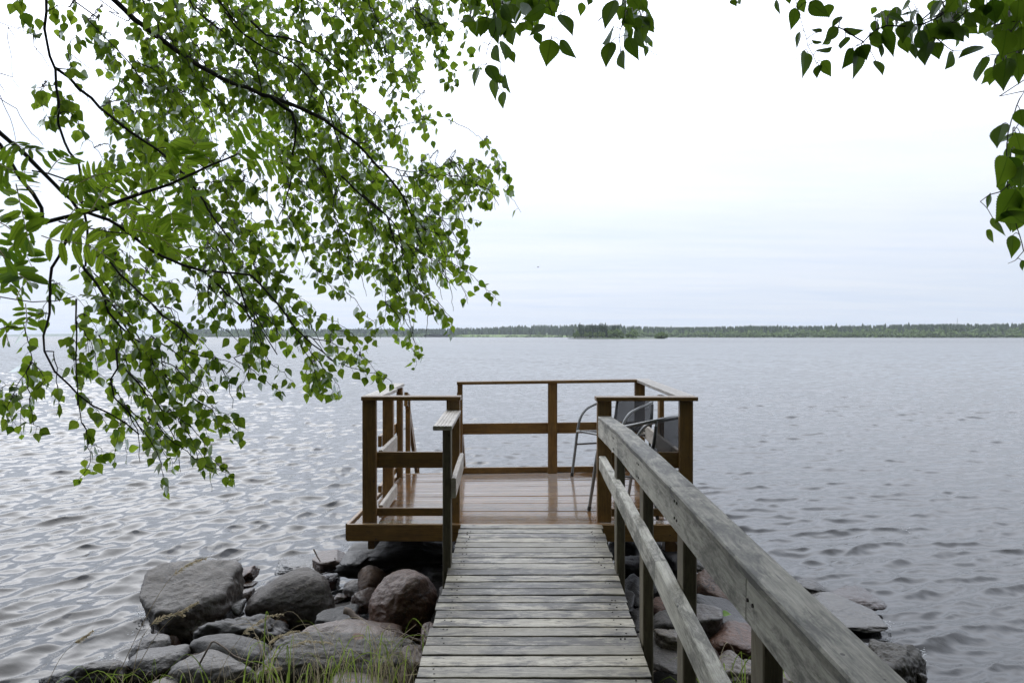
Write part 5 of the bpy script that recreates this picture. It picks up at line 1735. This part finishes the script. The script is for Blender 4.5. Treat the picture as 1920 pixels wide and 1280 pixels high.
# ------------------------------------------------------------------ the rowan at the left edge
def build_rowan():
    tr = empty('rowan_tree', (-2.3, 0.9, 0.12))
    tag(tr, 'rowan with feathery many-leaflet leaves reaching in at the left edge, in front of the birch', 'tree')
    base = np.array(tr.location)
    mb = MB()
    tp = catmull(np.array([(-2.3, .9, .05), (-2.25, .95, 1.0), (-2.2, 1.0, 2.0), (-2.25, 1.0, 3.2), (-2.3, .9, 4.6)]), .1)
    tube(mb, tp, np.linspace(.07, .012, len(tp)), 10, rough=.04)
    mb.build('trunk', M['bark'], tr, smooth=True, loc=base)
    limbs = [([(-30, 240), (0, 272), (39, 336), (62, 363), (78, 390), (80, 415)], 1.9, 1.95, 15, 7, (-2.21, 1.0, 2.55)),
             ([(78, 418), (120, 408), (160, 399), (205, 384), (260, 364), (320, 345), (360, 326), (395, 310), (437, 293), (448, 288)], 1.95, 2.15, 8, 3, None),
             ([(78, 418), (50, 425), (25, 433)], 1.95, 1.9, 6, 4, None),
             ([(-20, 553), (20, 560), (60, 566), (105, 564), (140, 556)], 1.8, 1.9, 3, 2, (-2.22, 1.0, 1.9)),
             ([(60, 320), (90, 325), (125, 337), (150, 342), (225, 360), (318, 421)], 1.95, 2.1, 3, 2, None),
             ([(110, 415), (150, 425), (200, 434), (240, 438)], 1.97, 2.05, 3, 2, None),
             ([(-10, 620), (15, 612), (40, 615)], 1.8, 1.8, 3, 2, (-2.22, 1.0, 1.7))]
    for pp, ya, yb, wa, wb, at in limbs:
        pts = np.array([P(x, y, Y) for (x, y), Y in zip(pp, np.linspace(ya, yb, len(pp)))])
        if at is not None:
            pts = np.vstack([at, (np.array(at) + pts[0]) / 2 + [0, 0, .06], pts])
        q = catmull(pts, .03)
        m = MB()
        tube(m, q, np.linspace(wa, wb, len(q)) / 2 * (ya + yb) / 2 / F, 7, rough=.08)
        m.build('branch', M['bark'], tr, smooth=True, loc=base)
    # pinnate leaves: rachis start -> mid -> tip in photo pixels, distance, leaflet length in px, pairs, facing
    LV = [([(437, 293), (470, 265), (504, 232)], 2.15, 34, 6, .2), ([(445, 296), (490, 298), (545, 306)], 2.15, 34, 7, .1), ([(400, 308), (375, 280), (345, 245)], 2.12, 40, 6, .3), ([(330, 340), (345, 300), (372, 262)], 2.1, 42, 6, .2),
          ([(350, 328), (358, 370), (362, 410)], 2.1, 40, 6, -.6), ([(232, 360), (250, 405), (318, 462)], 2.02, 32, 7, .1), ([(205, 384), (262, 420), (305, 425), (360, 430)], 2.05, 34, 7, .3), ([(78, 442), (110, 452), (165, 460), (215, 490)], 1.8, 42, 6, .15),
          ([(30, 345), (42, 400), (55, 455)], 1.7, 46, 6, .2), ([(-10, 300), (20, 318), (62, 325)], 1.75, 34, 5, .1), ([(25, 265), (45, 278), (92, 285)], 1.95, 28, 6, -.5), ([(90, 325), (110, 300), (142, 290)], 1.98, 26, 5, .3),
          ([(150, 342), (185, 328), (222, 322)], 2.0, 26, 6, .2), ([(110, 338), (150, 352), (200, 372)], 1.98, 28, 6, -.2), ([(0, 470), (25, 505), (58, 530)], 1.5, 46, 5, -.3), ([(48, 570), (50, 595), (47, 625)], 1.85, 24, 5, .2),
          ([(-5, 590), (8, 610), (15, 640)], 1.8, 26, 4, .3), ([(150, 552), (200, 560), (250, 592)], 1.95, 24, 7, -.9), ([(250, 430), (300, 445), (345, 485)], 2.05, 34, 6, .5), ([(20, 430), (5, 420), (-30, 405)], 1.8, 40, 5, .2),
          ([(60, 425), (30, 455), (0, 480)], 1.85, 34, 5, .1), ([(130, 405), (150, 380), (178, 355)], 1.98, 28, 5, .4), ([(0, 560), (-10, 530), (-20, 500)], 1.75, 40, 5, 0.2), ([(30, 562), (40, 540), (62, 515)], 1.85, 26, 5, .4),
          ([(0, 275), (-8, 310), (-12, 350)], 1.85, 36, 5, .3), ([(62, 363), (50, 345), (46, 320)], 1.93, 24, 4, .3), ([(20, 433), (45, 470), (60, 500)], 1.85, 30, 5, .0), ([(260, 364), (290, 330), (320, 300)], 2.07, 34, 6, .2), ([(300, 352), (320, 400), (330, 440)], 2.08, 34, 6, .3), ([(170, 396), (200, 350), (240, 330)], 2.0, 28, 6, .5), ([(120, 408), (150, 440), (190, 455)], 1.95, 32, 6, .2)]
    rb, fo = MB(), Foliage()
    for pts, Y, ll, n, fc in LV:
        q = catmull(np.array([P(x, y, Y + .05 * RNG.normal()) for x, y in pts]), .006)
        tube(rb, q, np.linspace(.0013, .0007, len(q)), 5, cap=False, tone=.8)
        view = unit(q[len(q) // 2] - [0, 0, ZC])
        rot = RNG.normal(fc, .3)
        d0 = unit(q[-1] - q[0])
        nrm = unit(-view - d0 * np.dot(-view, d0))
        side0 = np.cross(d0, nrm)
        nrm = nrm * math.cos(rot) + side0 * math.sin(rot)
        l0 = ll * Y / F
        tn = np.clip(RNG.normal(.5, .2), 0.05, .95) * (.6 if pts[1][0] < 80 else 1)
        for k in range(n):
            f = .16 + .80 * k / n
            i = int(f * (len(q) - 1))
            d = unit(q[min(i + 3, len(q) - 1)] - q[max(i - 3, 0)])
            sd = unit(np.cross(d, nrm))
            for s in (-1, 1):
                ax = unit(d * RNG.uniform(.35, .65) + sd * s + RNG.normal(0, .08, 3) + [0, 0, -.12])
                L = l0 * (.85 + .25 * math.sin(math.pi * f)) * RNG.uniform(.88, 1.08)
                fo.leaf(q[i] + sd * s * .001, ax, nrm + RNG.normal(0, .22, 3), L, L * RNG.uniform(.9, 1.15), np.clip(tn + RNG.normal(0, .1), 0, 1))
        fo.leaf(q[-1], unit(q[-1] - q[-4]), nrm, l0 * .9, l0, tn)
    rb.build('leaf_stalks', M['straw'], tr, loc=base)['kind'] = 'stuff'
    mb = MB(); fo.write(mb, ROWAN)
    mb.build('crown', M['rowan_leaf'], tr, loc=base)['kind'] = 'stuff'


build_rowan()

# bare hanging twigs of last year at the far left
mb = MB()
for pp in ([(-10, 40), (0, 44), (33, 53), (62, 66), (78, 73)], [(33, 52), (50, 50), (66, 53)], [(15, 50), (17, 90), (22, 110), (24, 150), (37, 166)], [(62, 68), (65, 88), (80, 105), (92, 125), (98, 130)], [(15, 50), (25, 68), (33, 92)],
           [(0, 138), (20, 143), (25, 145)], [(-5, 180), (10, 192), (30, 203), (45, 230), (60, 250), (82, 272)], [(0, 180), (12, 205), (25, 240), (30, 270)], [(127, 95), (145, 112), (165, 127), (180, 133)], [(-5, 150), (5, 165), (10, 173)], [(40, 0), (47, 15), (60, 24)]):
    q = catmull(np.array([P(x, y, 2.25) for x, y in pp]), .02)
    tube(mb, q + RNG.normal(0, .001, q.shape), np.linspace(.0012, .0006, len(q)), 4, cap=False)
bt = empty('dead_branch', P(-10, 40, 2.25))
tag(bt, 'bare leafless twigs hanging in the sky at the far upper left', 'branch')
mb.build('twigs', M['bark'], bt, loc=np.array(bt.location))


# ------------------------------------------------------------------ the near birch boughs at the top and right
def build_near_birch():
    tr = empty('birch_tree', (2.3, -0.3, 0.3))
    tag(tr, 'near birch whose large dark leaves hang in along the top centre and the right edge', 'tree')
    base = np.array(tr.location)
    mb = MB()
    tp = catmull(np.array([(2.3, -.3, .1), (2.25, -.25, 1.5), (2.3, -.2, 3.0), (2.2, -.2, 5.0), (2.25, -.3, 7.5), (2.2, -.3, 9.0)]), .15)
    tube(mb, tp, np.interp(np.linspace(0, 1, len(tp)), [0, .04, 1], [.2, .15, .02]), 14, rough=.03)
    mb.build('trunk', M['birch_trunk'], tr, smooth=True, loc=base)
    TW = [  # photo points, distance, width px
        ([(915, -20), (924, 0), (929, 28), (931, 50), (925, 68), (917, 84), (911, 105), (911, 123)], 1.45, 2.6), ([(938, -20), (941, 20), (944, 60), (943, 85), (940, 110), (938, 140), (935, 168)], 1.6, 2.2),
        ([(1020, -20), (1027, 0), (1034, 23), (1037, 52), (1034, 73)], 1.4, 2.0), ([(1180, -20), (1172, 5), (1171, 30), (1163, 55), (1160, 72), (1164, 96)], 1.4, 2.6), ([(1190, -20), (1200, 20), (1206, 60), (1213, 86), (1224, 100), (1234, 104)], 1.9, 2.0),
        ([(1090, -20), (1091, 0)], 2.0, 1.5), ([(1034, 23), (1050, 25), (1060, 20), (1070, 8)], 1.4, 1.2), ([(960, -20), (975, 20), (990, 40), (1010, 55)], 1.9, 2.0),
        ([(1485, -20), (1492, 2), (1501, 32), (1508, 60), (1515, 86), (1524, 104), (1531, 120)], 1.5, 2.2), ([(1509, 95), (1495, 108), (1486, 122)], 1.5, 1.2),
        ([(1800, -20), (1775, 22), (1752, 36), (1730, 46), (1700, 49), (1665, 48), (1645, 55), (1630, 66), (1618, 80), (1605, 70), (1585, 58), (1573, 52)], 1.4, 4.5), ([(1618, 80), (1605, 88), (1596, 95)], 1.45, 1.5),
        ([(1755, 72), (1775, 90), (1785, 95), (1803, 96)], 1.42, 2.0), ([(1850, -10), (1830, 10), (1812, 16), (1795, 28), (1785, 35)], 1.4, 2.0),
        ([(1935, 140), (1920, 172), (1905, 200), (1896, 225), (1890, 250), (1887, 280), (1889, 300), (1889, 350), (1900, 400), (1912, 440), (1919, 470)], 1.45, 3.2), ([(1930, 215), (1912, 230), (1900, 248), (1896, 280), (1893, 300)], 1.45, 2.5), ([(1930, -10), (1910, 40), (1895, 60), (1888, 80)], 1.4, 4.0),
        ([(1893, 345), (1875, 360), (1855, 366), (1838, 378)], 1.45, 2.4), ([(1920, 470), (1905, 488), (1890, 494)], 1.45, 1.5), ([(1940, 60), (1925, 90), (1910, 100)], 1.4, 2.5), ([(1950, 300), (1925, 310), (1915, 330)], 1.42, 2)]
    att = {0: (1.6, 0.1, 3.4), 1: (1.6, .1, 3.4), 2: (1.6, .1, 3.4), 3: (1.7, .1, 3.4), 4: (1.7, .1, 3.5), 5: (1.7, .1, 3.5), 7: (1.6, .1, 3.5), 8: (1.9, .2, 3.3), 10: (2.0, .3, 3.2), 13: (2.0, .3, 3.2), 14: (2.1, .5, 2.8), 15: (2.1, .5, 2.7), 16: (2.0, .4, 3.0), 19: (2.05, .5, 2.9), 20: (2.1, .5, 2.7)}
    m2 = MB(); tube(m2, catmull(np.array([(2.25, -.22, 2.6), (2.1, .1, 2.9), (2.08, .5, 2.8)]), .08), [.03] * len(catmull(np.array([(2.25, -.22, 2.6), (2.1, .1, 2.9), (2.08, .5, 2.8)]), .08)), 8); m2.build('branch', M['bark'], tr, smooth=True, loc=base)
    m2 = MB(); q = catmull(np.array([(2.27, -.2, 3.1), (2.0, .1, 3.35), (1.6, .1, 3.5), (1.0, .2, 3.6)]), .08); tube(m2, q, np.linspace(.035, .012, len(q)), 8); m2.build('branch', M['bark'], tr, smooth=True, loc=base)
    NP, NN, NW = [], [], []
    tw = MB()
    for k, (pp, Y, w) in enumerate(TW):
        pts = np.array([P(x, y, Y) for x, y in pp])
        if k in att:
            a = np.array(att[k])
            pts = np.vstack([a, (a + pts[0]) / 2 + [0, .05, .1], pts])
        q = catmull(pts, .012)
        q[1:-1] += RNG.normal(0, .0007, (len(q) - 2, 3))
        rr = np.linspace(w * 1.15, w * .6, len(q)) / 2 * Y / F
        if w > 3.5:
            m = MB(); tube(m, q, rr, 7, rough=.04); m.build('branch', M['bark'], tr, smooth=True, loc=base)
        else:
            tube(tw, q, rr, 5)
        x, y = proj(q)
        for a_, b_, c_ in zip(x, y, q):
            NP.append((a_, b_)); NN.append(c_)
    NPa = np.array(NP)
    LF = """1033 74 1024 125 40 1.38|1023 14 980 41 25 1.4|1051 27 1077 65 22 1.4|1050 76 1079 113 20 1.4|1022 47 990 66 15 1.42|915 122 936 158 25 1.45|897 126 886 163 12 1.45|928 34 931 84 26 1.45|927 147 926 190 18 1.5|943 172 941 205 16 1.6|1153 0 1130 54 28 1.4|1146 79 1133 126 27 1.4|1163 98 1168 131 18 1.4|1178 69 1195 116 26 1.4|1149 58 1133 85 10 1.42|941 10 959 46 20 1.5|895 2 889 35 13 1.5|1004 62 1016 85 17 1.9|1091 5 1089 32 16 2.0|955 96 966 119 16 1.7|1216 76 1225 90 10 1.9|1211 86 1211 108 10 1.9|1217 41 1227 55 12 1.9|888 -5 900 12 34 1.5|925 -10 915 14 35 1.5|960 8 970 45 24 1.6|973 45 974 70 16 1.9|958 60 960 85 20 1.7|938 45 946 70 20 1.6|946 80 950 112 22 1.6|925 88 935 118 20 1.6|928 140 943 160 20 1.6|943 145 952 168 14 1.6|950 160 957 178 6 1.6|1000 30 1008 55 18 1.9|985 40 1000 60 22 1.9|985 -5 1000 12 20 1.6|1005 -5 985 20 20 1.6|1170 20 1190 50 24 1.5|1185 30 1200 62 24 1.6|1180 -10 1200 20 26 1.5|1200 0 1214 25 22 1.6|1190 55 1208 95 18 1.6|1172 40 1180 62 14 1.6|1205 60 1214 80 14 1.8|1175 50 1186 75 16 1.8|1105 -8 1104 10 14 1.9|901 84 897 102 4 1.5|1455 0 1461 30 9 1.5|1491 15 1485 58 22 1.5|1500 60 1491 93 10 1.5|1509 95 1509 147 17 1.5|1515 100 1515 130 18 1.52|1535 122 1530 147 15 1.5|1540 115 1561 144 22 1.5|1541 60 1520 54 9 1.5|1540 81 1520 77 7 1.5|1535 97 1561 91 10 1.5|1518 4 1554 36 28 1.48|1552 8 1554 34 22 1.5|1498 0 1510 25 20 1.5|1480 -10 1480 8 14 1.5|1572 52 1543 80 22 1.45|1577 31 1558 52 12 1.45|1582 58 1620 60 14 1.42|1600 92 1581 131 22 1.42|1612 88 1604 150 22 1.42|1615 85 1625 112 30 1.42|1642 114 1658 140 14 1.42|1632 62 1662 85 22 1.4|1657 55 1680 106 25 1.4|1665 28 1702 40 13 1.4|1702 22 1731 25 13 1.4|1700 40 1690 80 30 1.4|1722 25 1725 62 12 1.4|1712 82 1715 114 17 1.42|1740 80 1731 122 27 1.4|1750 80 1762 111 28 1.4|1787 100 1775 131 17 1.4|1840 87 1795 106 14 1.38|1841 110 1835 156 25 1.38|1767 42 1805 85 40 1.4|1765 0 1740 40 15 1.4|1790 0 1772 25 28 1.4|1810 28 1831 53 20 1.4|1860 0 1867 45 36 1.38|1850 8 1842 34 25 1.38|1910 0 1908 44 30 1.38|1887 58 1880 110 40 1.38|1888 110 1877 170 37 1.38|1905 100 1915 158 32 1.38|1915 50 1915 105 32 1.4|1879 233 1866 276 28 1.42|1889 294 1874 350 40 1.42|1893 294 1899 342 37 1.44|1905 355 1870 420 46 1.42|1897 353 1917 393 40 1.44|1917 310 1910 356 32 1.42|1903 279 1925 297 15 1.4|1858 366 1848 392 10 1.45|1861 408 1882 445 14 1.45|1849 432 1866 455 13 1.45|1899 441 1900 484 23 1.42|1887 395 1922 425 42 1.42|1912 205 1918 240 28 1.42|1915 488 1919 508 10 1.42|1640 70 1650 95 22 1.42|1655 85 1650 110 12 1.42|1690 70 1705 100 24 1.42|1740 55 1750 85 30 1.42|1760 50 1790 75 34 1.42|1720 60 1740 100 26 1.42|1800 50 1820 72 12 1.42|1895 30 1898 70 30 1.4|1870 10 1885 40 30 1.4|1560 60 1545 85 14 1.5|1585 70 1578 95 18 1.45|1825 -5 1845 20 28 1.4|1780 45 1770 75 20 1.42|1371 0 1382 12 12 1.5|1390 -8 1386 8 8 1.5|1905 250 1915 290 30 1.42"""
    fo = Foliage()
    for ln in LF.split('|'):
        x0, y0, x1, y1, w, Y = (float(v) for v in ln.split())
        b = P(x0, y0, Y)
        e = P(x1, y1, Y + RNG.normal(0, .012))
        L = np.linalg.norm(e - b)
        wm = w * Y / F / .86
        wn = min(max(L * RNG.uniform(.85, 1.0), wm), L * 1.25)
        tilt = math.acos(min(1, wm / wn)) * RNG.choice([-1, 1])
        view = unit((b + e) / 2 - [0, 0, ZC])
        ax = unit(e - b)
        n0 = unit(-view - ax * np.dot(-view, ax))
        s0 = np.cross(ax, n0)
        fo.leaf(b, ax, n0 * math.cos(tilt) + s0 * math.sin(tilt), L, wn, np.clip(RNG.normal(.45, .25) + (.25 if Y > 1.55 else 0), 0, 1))
        dd = np.hypot(NPa[:, 0] - x0, NPa[:, 1] - y0)
        i = int(np.argmin(dd))
        if dd[i] < 48:
            a = NN[i]
            tube(tw, catmull(np.array([a, (a + b) / 2 + [0, 0, .004], b]), .006), .0007, 4, cap=False, tone=.8)
    # further small sprays of the same tree beyond the near ones, top centre
    for (x0, x1, y0, y1, n) in ((880, 1000, -10, 60, 40), (1165, 1222, -10, 70, 22), (1640, 1800, 0, 90, 34), (1780, 1925, -15, 70, 40), (1860, 1925, 40, 150, 26), (1885, 1925, 240, 430, 26), (985, 1050, -10, 25, 12)):
        for _ in range(n):
            x, y = RNG.uniform(x0, x1), RNG.uniform(y0, y1 - 15)
            Y = RNG.uniform(1.5, 2.0)
            b = P(x, y, Y)
            l = RNG.normal(.036, .006)
            ax = unit(RNG.normal(0, .4, 3) + [0, 0, -.85])
            fo.leaf(b, ax, unit(RNG.normal(0, 1, 3) + [0, -.4, .2]), l, l * .95, np.clip(RNG.normal(.7, .2), 0, 1))
            dd = np.hypot(NPa[:, 0] - x, NPa[:, 1] - y)
            i = int(np.argmin(dd))
            tube(tw, catmull(np.array([NN[i], (NN[i] + b) / 2 + [0, 0, .012], b]), .012), .0007, 4, cap=False, tone=.8)
    tw.build('twigs', M['bark'], tr, loc=base)['kind'] = 'stuff'
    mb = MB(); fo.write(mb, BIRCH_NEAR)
    up = Foliage()
    while len(up.b) < 15000:
        p = np.array([RNG.normal(1.3, 1.6), RNG.normal(1.1, 1.6), RNG.normal(5.5, 1.3)])
        if p[2] < 2.9 or np.linalg.norm(p - [0, 0, ZC]) < 1.3: continue
        if p[1] > .05:
            x, y = proj(p)
            if -350 < x < 2300 and y > -240: continue
        ax = unit(RNG.normal(0, .5, 3) + [0, 0, -.8])
        l = RNG.uniform(.08, .13)
        up.leaf(p, ax, RNG.normal(0, 1, 3), l, l, np.clip(RNG.normal(.45, .2), 0, 1))
    up.write(mb, BIRCH)
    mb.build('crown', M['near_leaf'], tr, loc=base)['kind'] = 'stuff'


build_near_birch()


# ------------------------------------------------------------------ the wooded bank behind the viewer
def shore_wood():
    fo, tk = Foliage(), MB()
    SIMPLE = leaf_template([(.3, .42), (.7, .30)])
    spots = [(x + RNG.uniform(-.9, .9), y + RNG.uniform(-.9, .9)) for y in (-3.6, -6.2, -9.2, -12.5) for x in np.arange(-14, 14.1, 3.1)]
    spots += [(6.9, -.6), (-6.4, -.4), (9.5, -.8), (-9.6, -.5), (12.5, -.6), (-12.6, -.6)]
    B, L = [], []
    for (x, y) in spots:
        h = RNG.uniform(8.5, 12.5) + (2 if y < -8 else 0)
        z = float(ground_z(x, y))
        q = catmull(np.array([(x, y, z - .1), (x + RNG.normal(0, .1), y, z + h * .5), (x + RNG.normal(0, .3), y, z + h)]), .5)
        tube(tk, q, np.linspace(.16, .02, len(q)), 8)
        n = 1150
        f = RNG.random(n)
        zz = z + .2 + f * (h + .6)
        rr = (2.2 - 1.1 * f) * np.sqrt(RNG.random(n))
        an = RNG.uniform(0, 6.283, n)
        p = np.stack([x + rr * np.cos(an), y + rr * np.sin(an), zz], -1)
        keep = ~((p[:, 1] > -1.2) & (np.abs(p[:, 0]) < 4.0)) & (p[:, 1] < 1.2)
        p = p[keep]
        B.append(p); L.append(RNG.uniform(.30, .62, len(p)))
    n = 5200           # undergrowth
    p = np.stack([RNG.uniform(-14, 14, n), RNG.uniform(-6.5, -1.9, n), np.zeros(n)], -1)
    p[:, 2] = ground_z(p[:, 0], p[:, 1]) + RNG.random(n) ** 1.3 * 2.4
    B.append(p); L.append(RNG.uniform(.18, .4, n))
    B, L = np.concatenate(B), np.concatenate(L)
    n = len(B)
    mb = MB()
    add_leaves(mb, SIMPLE, B, RNG.normal(0, .6, (n, 3)) + [0, 0, -.5], RNG.normal(0, 1, (n, 3)), L, L, np.clip(RNG.normal(.4, .25, n), 0, 1))
    o = mb.build('shore_wood', M['wood_leaf'])
    tag(o, 'dense leafy wood on the bank behind the boardwalk', 'wood', kind='stuff')
    o2 = tk.build('shore_wood_trunks', M['bark'], o)
    o2['kind'] = 'stuff'


shore_wood()

# fallen green leaf on the slate slab
lf = Foliage()
b = P(1352, 1149, 4.72)
lf.leaf(b, unit(P(1371, 1150, 4.70) - b), np.array([0.1, -.55, .8]), .058, .052, .6)
mb = MB(); lf.write(mb, BIRCH_NEAR)
tag(mb.build('fallen_leaf', M['fallen_leaf']), 'single fallen green leaf on the dark slate slab', 'leaf')


# ------------------------------------------------------------------ lake air
def haze():
    x0, x1, y0, y1, z0, z1 = -7000, 7000, -300, 7200, -3.0, 70.0
    V = [(x, y, z) for x in (x0, x1) for y in (y0, y1) for z in (z0, z1)]
    Q = [(0, 1, 3, 2), (4, 6, 7, 5), (0, 4, 5, 1), (2, 3, 7, 6), (0, 2, 6, 4), (1, 5, 7, 3)]
    t = NT('lake_air')
    v = t.n('ShaderNodeVolumePrincipled', Color=(0.86, 0.92, 1.0, 1), Density=HAZE, Anisotropy=0.1)
    t.link(v.outputs[0], t.out.inputs['Volume'])
    mb = MB()
    mb.add(np.array(V, float), [np.array(Q)])
    o = mb.build('haze', t.m)
    tag(o, 'faint blue haze over the lake', 'haze', kind='stuff')


HAZE = 0.00012
if HAZE > 0:
    haze()
